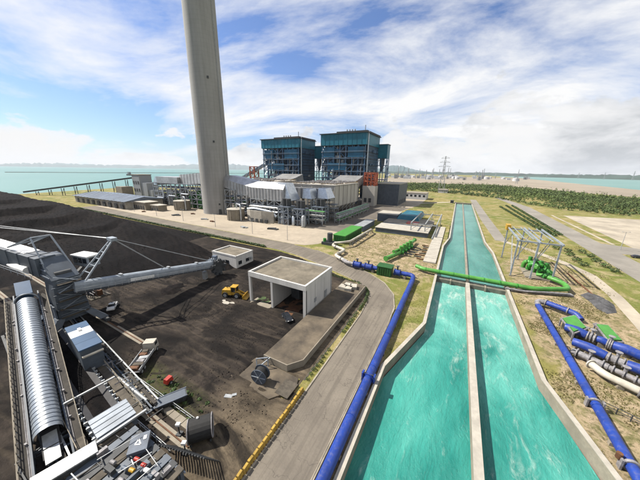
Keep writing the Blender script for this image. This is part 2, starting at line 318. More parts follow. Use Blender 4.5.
def road_mat(t, b, p):
    n1 = noise_n(p, 0.10, 6, 0.62, 0.3, 0, (1, 1, 1), (1, 7, 0), t); n2 = noise_n(p, 1.0, 5, 0.6, 0.3, 0, (1.4, 0.035, 1), (3, 0, 0), t); n3 = noise_n(p, 3.0, 5, 0.7, 0, 0, (1, 1, 1), (0, 0, 0), t)
    c = mixc(ramp(n1, [(0.36, 0.0), (0.64, 1.0)], t), (0.165, 0.145, 0.118), (0.120, 0.105, 0.087), t)
    c = mixc(ramp(n2, [(0.48, 0.0), (0.64, 0.6)], t), c, (0.085, 0.075, 0.062), t)
    vo = N('ShaderNodeTexVoronoi', t); vo.feature = 'DISTANCE_TO_EDGE'; vo.inputs['Scale'].default_value = 0.16
    wrp = N('ShaderNodeVectorMath', t, operation='ADD'); ns = N('ShaderNodeTexNoise', t); ns.inputs['Scale'].default_value = 0.6; L(p, ns.inputs['Vector'], t)
    sc_ = N('ShaderNodeVectorMath', t, operation='SCALE'); sc_.inputs['Scale'].default_value = 4.0; L(ns.outputs['Color'], sc_.inputs[0], t); L(p, wrp.inputs[0], t); L(sc_.outputs[0], wrp.inputs[1], t); L(wrp.outputs[0], vo.inputs['Vector'], t)
    c = mixc(ramp(vo.outputs['Distance'], [(0.0, 0.65), (0.012, 0.0)], t), c, (0.055, 0.049, 0.042), t)
    c = mixc(ramp(n3, [(0.45, 0.0), (0.75, 0.35)], t), c, (0.075, 0.067, 0.056), t)
    L(c, b.inputs['Base Color'], t); b.inputs['Roughness'].default_value = 0.92; b.inputs['Specular IOR Level'].default_value = 0.2
    bumpn(t, b, n3, 0.01)
special('road_asphalt', road_mat)
painted_pipe('pipe_blue', (0.010, 0.040, 0.245), (0.13, 0.12, 0.12)); painted_pipe('pipe_green', (0.065, 0.265, 0.04), (0.17, 0.17, 0.09)); painted_pipe('pump_green', (0.030, 0.215, 0.028), (0.11, 0.13, 0.06)); painted_pipe('pipe_cream', (0.46, 0.43, 0.36), (0.22, 0.18, 0.13))

# ------------------------------------------------------------------ mesh helpers
class MB:
    def __init__(s): s.v = []; s.f = []; s.sm = []
    def add(s, vs, fs, smooth=False):
        o = len(s.v); s.v += [tuple(v) for v in vs]
        s.f += [tuple(i+o for i in f) for f in fs]; s.sm += [smooth]*len(fs)
        return s
    def box(s, x0, x1, y0, y1, z0, z1):
        return s.add([(x0,y0,z0),(x1,y0,z0),(x1,y1,z0),(x0,y1,z0),(x0,y0,z1),(x1,y0,z1),(x1,y1,z1),(x0,y1,z1)],
                     [(0,3,2,1),(4,5,6,7),(0,1,5,4),(1,2,6,5),(2,3,7,6),(3,0,4,7)])
    def cbox(s, c, sx, sy, sz, rz=0):
        a, b = cos(rz), sin(rz); vs = []
        for z in (-.5, .5):
            for x, y in ((-.5,-.5),(.5,-.5),(.5,.5),(-.5,.5)):
                X, Y = x*sx, y*sy; vs.append((c[0]+X*a-Y*b, c[1]+X*b+Y*a, c[2]+z*sz))
        return s.add(vs, [(0,3,2,1),(4,5,6,7),(0,1,5,4),(1,2,6,5),(2,3,7,6),(3,0,4,7)])
    def bar(s, p, q, w, h=None, up=(0,0,1)):
        p, q = Vector(p), Vector(q); h = h or w; d = (q-p).normalized(); u = Vector(up)
        if abs(d.dot(u)) > 0.98: u = Vector((1,0,0))
        r = d.cross(u).normalized(); u = r.cross(d)
        vs = [e + r*(a*w/2) + u*(b*h/2) for e in (p, q) for a, b in ((-1,-1),(1,-1),(1,1),(-1,1))]
        return s.add(vs, [(0,1,2,3),(7,6,5,4),(0,4,5,1),(1,5,6,2),(2,6,7,3),(3,7,4,0)])
    def tube(s, pts, r, seg=12, caps=True, smooth=True):
        pts = [Vector(p) for p in pts]; n = len(pts); rr = r if hasattr(r, '__len__') else [r]*n
        o = len(s.v); ref = None; fs = []; vs = []
        for i, p in enumerate(pts):
            d = (pts[min(i+1,n-1)] - pts[max(i-1,0)]).normalized()
            if ref is None:
                ref = Vector((0,0,1)) if abs(d.z) < 0.9 else Vector((1,0,0))
            a = d.cross(ref).normalized(); bb = a.cross(d).normalized(); ref = bb
            for k in range(seg):
                t = 2*pi*k/seg; vs.append(p + (a*cos(t) + bb*sin(t))*rr[i])
        for i in range(n-1):
            for k in range(seg):
                k2 = (k+1) % seg; fs.append((i*seg+k, i*seg+k2, (i+1)*seg+k2, (i+1)*seg+k))
        s.add(vs, fs, smooth)
        if caps:
            s.add(vs[:seg], [tuple(range(seg))]); s.add(vs[-seg:], [tuple(reversed(range(seg)))])
        return s
    def pipe(s, pts, r, bend=None, seg=14):
        pts = [Vector(p) for p in pts]; bend = bend or r*1.6; out = [pts[0]]
        for i in range(1, len(pts)-1):
            a, c = (pts[i-1]-pts[i]), (pts[i+1]-pts[i]); b = min(bend, a.length*.48, c.length*.48)
            a.normalize(); c.normalize(); p0, p2 = pts[i]+a*b, pts[i]+c*b
            for k in range(6):
                t = k/5; out.append(p0*(1-t)**2 + pts[i]*2*t*(1-t) + p2*t*t)
        out.append(pts[-1]); return s.tube(out, r, seg)
    def cyl(s, c, r, h, seg=16, r2=None):
        return s.tube([c, (c[0], c[1], c[2]+h)], [r, r if r2 is None else r2], seg)
    def ring(s, c, d, r, t, seg=16):
        c = Vector(c); d = Vector(d).normalized(); return s.tube([c-d*t/2, c+d*t/2], r, seg, True, False)
    def prism(s, poly, z0, z1):
        n = len(poly); vs = [(x,y,z0) for x,y in poly] + [(x,y,z1) for x,y in poly]
        return s.add(vs, [tuple(reversed(range(n))), tuple(range(n,2*n))] + [(i,(i+1)%n,(i+1)%n+n,i+n) for i in range(n)])
    def hexa(s, bot, top):
        return s.add(list(bot)+list(top), [(0,3,2,1),(4,5,6,7),(0,1,5,4),(1,2,6,5),(2,3,7,6),(3,0,4,7)])
    def poly(s, pts): return s.add(pts, [tuple(range(len(pts)))])
    def ribbon(s, cl, z=0.0):
        """cl: list of (x, y, left_w, right_w)"""
        vs = []; n = len(cl)
        for i, (x, y, lw, rw) in enumerate(cl):
            a, b = cl[max(i-1,0)], cl[min(i+1,n-1)]; d = Vector((b[0]-a[0], b[1]-a[1])).normalized(); nn = Vector((-d.y, d.x))
            vs += [(x+nn.x*lw, y+nn.y*lw, z), (x-nn.x*rw, y-nn.y*rw, z)]
        return s.add(vs, [(2*i+1, 2*i+3, 2*i+2, 2*i) for i in range(n-1)])
    def wall(s, line, th, z0, z1):
        """vertical wall that follows a polyline"""
        n = len(line); vs = []
        for i, (x, y) in enumerate(line):
            a, b = line[max(i-1,0)], line[min(i+1,n-1)]; d = Vector((b[0]-a[0], b[1]-a[1])).normalized(); nn = Vector((-d.y, d.x))*th/2
            vs += [(x+nn.x,y+nn.y,z0),(x-nn.x,y-nn.y,z0),(x-nn.x,y-nn.y,z1),(x+nn.x,y+nn.y,z1)]
        fs = [(3,2,1,0), tuple(4*(n-1)+k for k in (0,1,2,3))]
        for i in range(n-1):
            for k in range(4): fs.append((4*i+k, 4*i+(k+1)%4, 4*i+4+(k+1)%4, 4*i+4+k))
        return s.add(vs, fs)
    def mesh(s, name, mat, loc=(0,0,0)):
        me = bpy.data.meshes.new(name)
        me.from_pydata([(x-loc[0], y-loc[1], z-loc[2]) for x,y,z in s.v], [], s.f)
        me.polygons.foreach_set('use_smooth', s.sm); me.update()
        bm = bmesh.new(); bm.from_mesh(me); bmesh.ops.recalc_face_normals(bm, faces=bm.faces); bm.to_mesh(me); bm.free()
        me.materials.append(MT[mat]); return me
    def build(s, name, mat, parent=None, label=None):
        if parent is not None:
            ws = Vector((0,0,0)); q = parent
            while q is not None: ws = ws + q.location; q = q.parent
            o = bpy.data.objects.new(name, s.mesh(name, mat, ws)); o.parent = parent
        else: o = bpy.data.objects.new(name, s.mesh(name, mat))
        if label: o['label'] = label
        C.objects.link(o); return o
    def top(s, name, mat, label, cat, group=None, loc=None):
        """one mesh that is a whole thing, origin at its base"""
        if loc is None:
            xs = [v[0] for v in s.v]; ys = [v[1] for v in s.v]; loc = ((min(xs)+max(xs))/2, (min(ys)+max(ys))/2, min(v[2] for v in s.v))
        o = bpy.data.objects.new(name, s.mesh(name, mat, loc)); o.location = loc; C.objects.link(o); tag(o, label, cat, group); return o
def tag(o, label, cat, group=None):
    o['label'] = label; o['category'] = cat
    if group: o['group'] = group
    return o
def thing(name, label, cat, loc=(0,0,0), group=None):
    o = bpy.data.objects.new(name, None); o.empty_display_size = 0.5; C.objects.link(o); o.location = loc; return tag(o, label, cat, group)
def struct(name, mb, mat):
    o = mb.build(name, mat); o['kind'] = 'structure'; return o
def stuff(name, mb, mat, label, cat):
    o = mb.build(name, mat); o['kind'] = 'stuff'; return tag(o, label, cat)
def dup(root, loc, rz=0.0, label=None, group=None, scale=None):
    r = root.copy(); C.objects.link(r); r.location = loc; r.rotation_euler = (0,0,rz)
    if scale: r.scale = scale
    if label: r['label'] = label
    if group: r['group'] = group
    for ch in root.children:
        c = ch.copy(); C.objects.link(c); c.parent = r
        for g in ch.children:
            d = g.copy(); C.objects.link(d); d.parent = c
    return r
def fbm(x, y, s, o=4): return noise.fractal(Vector((x*s, y*s, 3.7)), 1.0, 2.0, o)
def lerp(x, tab):
    if x <= tab[0][0]: return tab[0][1]
    for (a, va), (b, vb) in zip(tab, tab[1:]):
        if x <= b: return va + (vb-va)*(x-a)/(b-a)
    return tab[-1][1]
def grid(x0, x1, y0, y1, step, hf):
    nx = int((x1-x0)/step)+1; ny = int((y1-y0)/step)+1; mb = MB(); vs = []; fs = []
    for j in range(ny):
        for i in range(nx):
            x = x0+(x1-x0)*i/(nx-1); y = y0+(y1-y0)*j/(ny-1); vs.append((x, y, hf(x, y)))
    for j in range(ny-1):
        for i in range(nx-1):
            a = j*nx+i; fs.append((a, a+1, a+nx+1, a+nx))
    mb.add(vs, fs, True); return mb

# ------------------------------------------------------------------ the setting
CL = [(-8.3,-80),(-8.3,45),(-2.6,66),(-2.6,150),(-0.2,172),(-0.2,385)]       # canal left edge
CR = [(26.0,-80),(26.0,28),(25.0,37),(19.9,57),(19.9,150),(17.9,172),(17.9,385)]
COAST_L = [(-560,-400),(-560,120),(-600,260),(-520,420),(-450,900)]
COAST_R = [(456,1750),(448,1057),(520,700),(720,300),(760,-400)]
mb = MB()
mb.poly([(x,y,0) for x,y in CL] + [(-0.2,386,0)] + [(x,y,0) for x,y in reversed(COAST_L[:-1])] + [(-8.3,-400,0)])
mb.poly([(x,y,0) for x,y in reversed(CR)] + [(26,-400,0),(760,-400,0)] + [(x,y,0) for x,y in reversed(COAST_R[2:-1])] + [(17.9,386,0)])
mb.poly([(-520,420,0),(-0.2,386,0),(17.9,386,0),(520,700,0),(448,1057,0),(456,1750,0),(468,2900,0),(200,6500,0),(-3500,6500,0),(-1000,2500,0),(-450,900,0)])
struct('ground', mb, 'dry_ground')
mb = MB(); mb.poly([(-45000,-3000,-4.5),(45000,-3000,-4.5),(45000,50000,-4.5),(-45000,50000,-4.5)]); struct('sea', mb, 'sea_water')
# shore bank
mb = MB()
for line in (COAST_L, [(468,2900)]+COAST_R):
    for (x0,y0),(x1,y1) in zip(line, line[1:]):
        s = -1 if x0 < 0 else 1
        mb.poly([(x0,y0,0.002),(x1,y1,0.002),(x1+s*9,y1,-5),(x0+s*9,y0,-5)])
struct('shore', mb, 'sand_far')
# sand flats beyond the wood, sandy lots
mb = MB(); mb.poly([(-420,1050,.03),(30,1000,.03),(150,930,.03),(240,790,.03),(330,640,.03),(500,700,.03),(447,1057,.03),(455,1750,.03),(460,2850,.03),(-300,2500,.03),(-420,1500,.03)])
struct('sand_flat', mb, 'sand_far')
mb = MB(); mb.poly([(92,205,.02),(320,190,.02),(330,330,.02),(180,350,.02),(96,334,.02)]); struct('sand_lot', mb, 'sand_field')
mb = MB(); mb.poly([(84,60,.02),(200,60,.02),(200,176,.02),(92,178,.02),(85,170,.02)]); struct('sand_yard', mb, 'sand_field')
# gravel banks on both sides of the canal
# pale track on the right bank
mb = MB(); pts = [(500,240),(530,250),(562,262),(590,275),(615,296),(645,328),(690,380)]
mb.ribbon([(G(x,y).x, G(x,y).y, 1.9, 1.9) for x,y in pts], .03); struct('dirt_track', mb, 'sand_field')
# roads
ROAD = [(-15.7,-60,3.9,3.9),(-15.7,62,3.9,3.9),(-16.3,70,3.9,4.1),(-18.3,77,4.0,4.4),(-22.5,83,4.2,4.6),(-29,87.6,4.4,5),(-38,91.5,4.6,5.4),(-50,96.5,4.8,6.5),(-62,101,5,7),(-76,104,5.5,6),(-130,105,6,6),(-335,112,6,6)]
mb = MB(); mb.ribbon(ROAD, .05); struct('road', mb, 'road_asphalt')
def offset_line(cl, side, extra):
    out = []; n = len(cl)
    for i, (x, y, lw, rw) in enumerate(cl):
        a, b = cl[max(i-1,0)], cl[min(i+1,n-1)]; d = Vector((b[0]-a[0], b[1]-a[1])).normalized(); nn = Vector((-d.y, d.x))
        k = (lw+extra) if side > 0 else -(rw+extra); out.append((x+nn.x*k, y+nn.y*k))
    return out
mb = MB(); mb.wall(offset_line(ROAD, -1, .2)[:9], .35, 0, .2); struct('kerb', mb, 'kerb')
mb = MB(); mb.wall(offset_line(ROAD, 1, .15), .3, 0, .2); struct('kerb', mb, 'kerb')
mb = MB(); mb.wall(offset_line(ROAD, -1, .2)[9:], .35, 0, .2); struct('kerb', mb, 'kerb')
mb = MB(); mb.poly([(-10.9-.1,-60,.02),(-8.7,-60,.02),(-8.7,44,.02),(-10.9-.1,60,.02)]); struct('pipe_track', mb, 'bank_gravel')
mb = MB(); mb.poly([(-335,119,.03),(-76,111,.03),(-70,112.5,.03),(-65,118,.03),(-63,126,.03),(-61,190,.03),(-52,250,.03),(-40,330,.03),(-40,420,.03),(-335,420,.03)])
struct('plaza', mb, 'plaza')
mb = MB(); mb.poly([(-100,152,.045),(-64.5,150,.045),(-61.5,190,.045),(-53,250,.045),(-45,300,.045),(-330,300,.045),(-330,190,.045),(-110,185,.045)])
struct('plant_yard', mb, 'asphalt')
mb = MB(); mb.ribbon([(73,120,6,7),(73,390,6,7),(60,520,5,5)], .05); struct('road', mb, 'road_pale')
mb = MB(); mb.poly([(79.9,185,.054),(100,189,.054),(330,170,.054),(330,182,.054),(100,203,.054),(79.9,208,.054)]); struct('road', mb, 'road_pale')
mb = MB(); mb.ribbon([(27.5,182,3.2,3.2),(25,260,3.8,3.8),(23.6,345,4,4),(22,450,4,4)], .05); struct('road', mb, 'road_pale')
mb = MB(); mb.ribbon([(85.5,208,.9,.9),(86,330,.9,.9)], .04); struct('footpath', mb, 'sand_field')
mb = MB(); mb.ribbon([(-60,330,3,3),(-2,400,3,3)], .04); struct('footpath', mb, 'sand_field')

# canal
def canal_wall(line, s):
    mb = MB(); l2 = [(x+s*.38, y) for x, y in line]; mb.wall(l2, .72, -6, .5); return mb
for line, s, lab in ((CL, -1, 'long concrete canal wall beside the road and blue pipe'), (CR, 1, 'long concrete canal wall beside the gravel bank and gantry')):
    t = thing('canal_wall', lab, 'wall', (line[0][0], line[0][1], -6))
    canal_wall(line, s).build('wall_body', 'concrete', t)
    mb = MB(); mb.wall([(x+s*.38, y) for x, y in line], .84, .503, .62); mb.build('coping', 'concrete_pale', t)
t = thing('canal_divider', 'concrete dividing wall running down the middle of the canal', 'wall', (8,0,-6))
mb = MB(); mb.box(7.45,8.55,-80,102.2,-6,.1); mb.build('wall_body', 'concrete', t)
mb = MB(); mb.box(7.6,8.4,105.2,384.8,-6,-.1); mb.build('wall_body', 'concrete', t)
mb = MB(); mb.box(7.38,8.62,-80,102.1,.103,.3); mb.build('coping', 'concrete_pale', t)
t = thing('weir', 'concrete weir beam crossing the canal under the green pipe', 'weir', (8,103.7,-6))
mb = MB(); mb.box(-2.62,19.92,102.4,105.0,-6,-.45); mb.build('sill', 'concrete_wet', t)
for x in (2.4, 13.8):
    mb = MB(); mb.box(x-.25,x+.25,101.8,105.2,-6,-.2); mb.build('pier', 'concrete', t)
mb = MB(); mb.poly([(-8.35,-80,-1.9),(26.05,-80,-1.9),(26.05,30,-1.9),(19.95,58,-1.9),(19.95,102.5,-1.9),(-2.65,102.5,-1.9),(-2.65,65,-1.9),(-8.35,44,-1.9)])
struct('canal_water', mb, 'canal_water_low')
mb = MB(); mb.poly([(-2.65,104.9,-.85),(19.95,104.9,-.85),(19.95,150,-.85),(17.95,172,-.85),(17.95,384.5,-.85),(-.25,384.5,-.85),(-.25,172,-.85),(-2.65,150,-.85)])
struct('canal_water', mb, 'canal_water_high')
t = thing('canal_headwall', 'concrete outfall headwall closing the far end of the canal', 'wall', (8.8,386,-6))
mb = MB(); mb.box(-1.5,19.2,384.6,386.4,-6,1.0); mb.build('wall_body', 'concrete', t)
for i in range(4):
    mb = MB(); mb.box(.6+i*4.4,4.0+i*4.4,384.2,384.597,-1.1,.4); mb.build('opening', 'concrete_wet', t)
mb = MB(); mb.box(-7,-3,380,385,0,3.4).box(-7.3,-2.7,379.7,385.3,3.403,3.7); mb.top('control_hut', 'steel_dark', 'small dark control hut at the far end of the canal', 'hut')

# ------------------------------------------------------------------ coal yard
YLIM = [(-130,96.5),(-90,96.5),(-76,96.5),(-62,94),(-50,89.5),(-38,84.5),(-29,81),(-25,77.5),(-21.8,72),(-20.6,64)]
def yard_h(x, y):
    lim = lerp(x, YLIM)
    if y > lim: return .06-min(.5,(y-lim)*.5)
    if x > -21.2 and y > 31: return -.3
    if x > -32.5 and x < -22.6 and 28.6 < y < 34: return -.2
    e = min(1, max(0, (-22.2-x)/4), 1) * min(1, max(0, (88-y)/6))
    tr = 0; e *= min(1, max(.12, (y-19)/8)) if x < -31 else 1
    return max(.075, .2 + e*(.40*fbm(x,y,.09) + .14*fbm(x,y,.45) + tr + .10))
struct('coal_yard', grid(-130,-20.4,-20,97.5,.75,yard_h), 'coal_ground')
CREST = [(-620,14.5),(-500,13.5),(-330,12.6),(-250,12),(-180,10.2),(-130,7),(-108,4.2),(-92,1.6),(-84,-.5)]
STEP = [(-400,13.0),(-330,13.2),(-324,9.2),(-318,9.0),(-271,11.2),(-265,6.8),(-259,6.6),(-222,9.0),(-216,4.6),(-208,4.4),(-182,6.4),(-176,3.8),(-160,4.0),(-120,3.2),(-95,.6),(-84,-.5)]
def pile_h(x, y):
    hc = lerp(x, CREST); back = hc - max(0, y-75-3*fbm(x,9,.02))*.85
    st = lerp(x + 2.5*fbm(x, y, .04) - (y-50)*.12, STEP)
    k = min(1, max(0, (y-60-6*fbm(x,y,.02))/15)); k = k*k*(3-2*k)
    top = st*(1-k) + max(st, hc)*k
    h = min(top, back, (y-25-3*fbm(x,2,.03))*.62)
    fu = .12*sin(x*.85 + y*2.4 + 8*fbm(x,y,.05))*min(1, max(0, h)/2)
    return h + fu + .35*fbm(x,y,.12) + .1*fbm(x,y,.6) - .12
mb = grid(-470,-84,23,98,.95,pile_h)
o = mb.build('coal_stockpile', 'coal'); o['kind'] = 'stuff'; tag(o, 'huge dark coal stockpile with stepped benches and furrowed slope', 'coal pile')
mb = MB(); mb.poly([(-560,-60,.06),(-128,-60,.06),(-128,98,.06),(-560,103,.06)]); struct('coal_yard', mb, 'coal')
mb = MB(); mb.poly([(-128,-60,.055),(-20.4,-60,.055),(-20.4,-18,.055),(-128,-18,.055)]); struct('coal_yard', mb, 'coal_ground')
# fine coal heap toes near the reclaimer
for i, (px, py, r, h) in enumerate(((222,264,9,2.2),(175,290,6,.9),(40,330,9,1.6))):
    c = G(px, py); mb = grid(c.x-r, c.x+r, c.y-r, c.y+r, .5, lambda x, y: .1 + h*max(-.3, 1-((x-c.x)**2+(y-c.y)**2)/(r*r)) + .25*fbm(x,y,.5) - .2)
    mb.top('coal_heap', 'coal', ('low coal heap under the bucket wheel beside the small white hut', 'thin spread of spilled coal under the middle of the boom', 'coal heap beside the silver vaulted conveyor')[i], 'coal heap')

# loose lumps of coal over the pile and the yard
mb = MB(); LV = [(1,0,0),(-1,0,0),(0,1,0),(0,-1,0),(0,0,1),(0,0,-1)]; LF = [(0,2,4),(2,1,4),(1,3,4),(3,0,4),(2,0,5),(1,2,5),(3,1,5),(0,3,5)]
def lump(x, y, z, s): mb.add([(x+a*s*random.uniform(.6,1.3), y+b*s*random.uniform(.6,1.3), z+c*s*random.uniform(.4,.9)) for a, b, c in LV], LF)
for k in range(6000):
    x = -84-abs(random.gauss(0,1))*95; y = random.uniform(28,97)
    if x > -465: lump(x, y, pile_h(x,y), random.uniform(.06,.20)*(1+min(1.0,(-x-84)/220)))
k = 0
while k < 6500:
    x = random.uniform(-110,-21.5); y = random.uniform(10,90)
    if fbm(x,y,.07) < random.uniform(-.25,.35) or y > lerp(x,YLIM)-1 or (x > -33 and 26 < y < 80): continue
    if -54 < x < -32 and 50 < y < 70: continue
    lump(x, y, yard_h(x,y), random.uniform(.05,.17)); k += 1
stuff('coal_lumps', mb, 'coal', 'loose coal lumps scattered over the yard and stockpile', 'coal')
# ------------------------------------------------------------------ vegetation
def leaf_blob(mb, c, rx, ry, rz, n, s, lo=0.35):
    vs = []; fs = []
    for i in range(n):
        a = random.random()*2*pi; zz = random.uniform(-.75, 1); q = sqrt(max(0, 1-zz*zz)); k = random.uniform(lo, 1)**.5
        p = Vector((c[0]+rx*k*q*cos(a), c[1]+ry*k*q*sin(a), c[2]+rz*k*zz))
        nn = Vector((q*cos(a)+random.uniform(-.6,.6), q*sin(a)+random.uniform(-.6,.6), zz+random.uniform(-.3,.8))).normalized()
        t1 = nn.orthogonal().normalized(); t1 = (Matrix.Rotation(random.random()*6.28, 3, nn) @ t1); t2 = nn.cross(t1)
        ss = s*random.uniform(.6,1.4); b = len(vs)
        vs += [p-t1*ss, p+t2*ss*.6, p+t1*ss, p-t2*ss*.6]; fs.append((b,b+1,b+2,b+3))
    mb.add(vs, fs)
NEARF = [(-260,600),(-114,590),(-20,560),(50,500),(90,415),(120,372),(175,372),(240,420),(330,520)]
FARF = [(-260,900),(0,960),(110,930),(190,800),(240,640),(330,560)]
mb = MB(); cnt = 0
while cnt < 6200:
    x = random.uniform(-260, 320); y = random.uniform(370, 960)
    n0 = lerp(x, NEARF); f1 = lerp(x, FARF)
    if y < n0 + 10*fbm(x,y,.03) or y > f1: continue
    d = fbm(x,y,.012); edge = (y-n0)
    if d < -.12 and edge > 25 and x < 120: 
        if random.random() < .85: continue
    h = random.uniform(2.2,7.5)*(1.0 if d > 0 else .7); r = random.uniform(1.2,3.6)
    if random.random() < .06: h = random.uniform(8,12); r = random.uniform(1.8,3.0)
    leaf_blob(mb, (x,y,h*.6), r, r, h*.5, 26 if y < 560 else 13, .8 if y < 560 else 1.15); cnt += 1
o = stuff('woodland', mb, 'leaf_far', 'broad belt of dark green scrub woodland beyond the roads', 'woodland')
mb = MB()
for i in range(420):
    x = random.uniform(-330,-120); y = random.uniform(480,900); leaf_blob(mb, (x,y,2.6), 3, 3, 2.6, 12, 1.6)
stuff('scrub_belt', mb, 'leaf_far', 'green scrub between the power station and the sandy flats', 'scrub')
# clipped hedge rows on the right-hand lawn
for i, (a, b, lab) in enumerate((((500,207),(549,236),'long clipped hedge row on the lawn, closest to the canal'),((506,206),(556,237),'long clipped hedge row in the middle of three on the lawn'),((512,206),(561,236),'long clipped hedge row on the lawn, closest to the wide road'))):
    p, q = G(*a), G(*b); mb = MB(); n = int((q-p).length/1.1)
    for k in range(n):
        c = p.lerp(q, k/n); leaf_blob(mb, (c.x, c.y, .8), 1.3, 1.0, .95, 22, .42)
    mb.top('hedge', 'leaf_hedge', lab, 'hedge')
# hedge line between the coal yard and the plant road
mb = MB()
for k in range(520):
    x = -86 - k*.47; y = 97.9 + .02*(-86-x); leaf_blob(mb, (x,y,.6), .8, .9, .75, 14, .4)
mb.top('hedge', 'leaf_hedge', 'long low hedge between the coal pile and the plant road', 'hedge')
shrub = None
def bush(x, y, r, label, group, sc=1.0, n=90):
    global shrub
    if shrub is None:
        t = thing('shrub', 'x', 'shrub'); mb = MB(); leaf_blob(mb, (0,0,.62), .95, .95, .62, n, .20); mb.build('crown', 'leaf_hedge', t)
        mb = MB(); mb.tube([(0,0,-.05),(.03,0,.3),(0,.02,.55)], [.07,.06,.03], 6); mb.build('stem', 'bark', t); shrub = t; s = t
        s.location = (x,y,0); s.rotation_euler = (0,0,random.random()*6); s.scale = (r*sc,r*sc,r); tag(s, label, 'shrub', group); return
    dup(shrub, (x,y,0), random.random()*6, label, group, (r*sc, r*sc, r))
for px, py in ((567,252),(570,256),(576,261),(583,266),(582,253),(590,257),(596,262),(605,267),(614,272),(556,249)):
    p = G(px, py); bush(p.x, p.y, 1.7, 'rounded shrub planted on the lawn beside the wide road', 'lawn shrubs beside the wide road', 1.25)
for k in range(30):
    t_ = k/29; c = [(-24.6,79.4),(-21.9,75.4),(-20.9,70.5),(-20.75,64),(-20.75,52)]
    q = t_*4; i = min(3, int(q)); u = q-i; x = c[i][0]*(1-u)+c[i+1][0]*u; y = c[i][1]*(1-u)+c[i+1][1]*u
    bush(x+random.uniform(-.12,.12), y+random.uniform(-.3,.3), random.uniform(.55,.8), 'small dark shrub in the row along the inside of the road bend', 'shrubs along the road bend')
for k in range(8):
    bush(-21.0+random.uniform(-.2,.2), 34.5+k*1.35, random.uniform(.4,.6), 'small dark shrub in the row beside the concrete ramp and road', 'shrubs beside the concrete ramp')
for k in range(16):
    bush(-27-k*1.05, 81.8-random.uniform(0,1)+k*.1, random.uniform(.5,.8), 'low shrub behind the white open-fronted building', 'shrubs behind the open-fronted building')
# rough grass tufts on the banks (uncountable)
mb = MB()
def tufts(n, area, s0, s1, dens=.0):
    k = 0; tries = 0
    while k < n and tries < n*8:
        tries += 1; x, y = area()
        if x > 0 and x < lerp(y, [(b_, a_) for a_, b_ in CR]) + 1.2: continue
        if x < 0 and x > lerp(y, [(b_, a_) for a_, b_ in CL]) - 1.2: continue
        if fbm(x,y,.13) < dens + random.uniform(-.15,.15): continue
        k += 1; h = random.uniform(s0,s1)
        for j in range(4):
            a = random.random()*6.28; w = h*.35; dx, dy = cos(a)*w, sin(a)*w; lx, ly = random.uniform(-.4,.4)*h, random.uniform(-.4,.4)*h
            mb.add([(x-dx,y-dy,.0),(x+dx,y+dy,.0),(x+lx,y+ly,h)], [(0,1,2)])
tufts(5200, lambda: (random.uniform(21.5,44), random.uniform(36,112)), .10,.30, .22)
tufts(900, lambda: (random.uniform(-9.2,-3.6), random.uniform(50,98)), .05,.2, -.05)
tufts(2500, lambda: (random.uniform(-52,-4), random.uniform(98,165)), .10,.3, .2)
tufts(2200, lambda: (random.uniform(30,66), random.uniform(112,200)), .12,.35, .2)
tufts(2200, lambda: (random.uniform(-60,-3), random.uniform(200,360)), .15,.4, .03)
stuff('rough_grass', mb, 'grass_blade', 'rough dry grass tufts scattered over the canal banks', 'grass')

# ------------------------------------------------------------------ power plant
# chimney
t = thing('chimney', 'very tall round concrete chimney standing on the plant plaza', 'chimney', (-198,162,0))
mb = MB(); hs = [0,1.2,30,80,140,196]; rs = [12.9,12.75,12.6,12.4,12.2,12.0]
mb.tube([(-198,162,h) for h in hs], rs, 72, True); mb.build('shaft', 'chimney_concrete', t)
mb = MB(); mb.tube([(-198,162,196.01),(-198,162,199)], [12.4,12.4], 72); mb.build('cap', 'concrete', t)
mb = MB(); mb.cbox((-187.2,155.3,2.2), 2.2, 2.2, 4.4, radians(58)); mb.build('door', 'steel_dark', t)
for h in (9, 62, 110):
    a = radians(-32); mb = MB(); mb.cbox((-198+12.62*cos(a), 162+12.62*sin(a), h), .5, 1.4, 1.6, a); mb.build('vent', 'steel_dark', t)
for h in (48, 96, 144, 188):
    mb = MB(); r = 12.6-.0035*h
    mb.tube([(-198,162,h),(-198,162,h+.35)], [r+.06]*2, 72, False); mb.build('joint_band', 'concrete_pale', t)
mb = MB()
a = radians(8)
for s in (-.35, .35): mb.bar((-198+12.95*cos(a)-s*sin(a), 162+12.95*sin(a)+s*cos(a), 1), (-198+12.3*cos(a)-s*sin(a), 162+12.3*sin(a)+s*cos(a), 195), .15)
for i in range(90): 
    z = 2+i*2.1; r = 12.95-.65*z/195; mb.bar((-198+r*cos(a)+.35*sin(a), 162+r*sin(a)-.35*cos(a), z), (-198+r*cos(a)-.35*sin(a), 162+r*sin(a)+.35*cos(a), z), .1)
mb.build('ladder', 'galv', t)

def frame3(mb, x0, x1, y0, y1, z0, z1, nx, ny, nz, w, brace=True, skip=0):
    xs = [x0+(x1-x0)*i/nx for i in range(nx+1)]; ys = [y0+(y1-y0)*i/ny for i in range(ny+1)]; zs = [z0+(z1-z0)*i/nz for i in range(nz+1)]
    for i, x in enumerate(xs):
        for j, y in enumerate(ys):
            if 0 < i < nx and 0 < j < ny: continue
            mb.box(x-w/2,x+w/2,y-w/2,y+w/2,z0,z1)
    for z in zs[1:]:
        for y in (y0, y1): mb.box(x0,x1,y-w*.35,y+w*.35,z-w*.45,z+w*.4)
        for x in (x0, x1): mb.box(x-w*.35+.01,x+w*.35-.01,y0,y1,z-w*.44,z+w*.41)
    if brace:
        for k in range(nz):
            for i in range(nx):
                if (i+k) % 2: mb.bar((xs[i],y0,zs[k]),(xs[i+1],y0,zs[k+1]),w*.5)
                elif random.random() < .6: mb.bar((xs[i],y0,zs[k+1]),(xs[i+1],y0,zs[k]),w*.5)
            for j in range(ny):
                if (j+k) % 2: mb.bar((x1,ys[j],zs[k]),(x1,ys[j+1],zs[k+1]),w*.5)
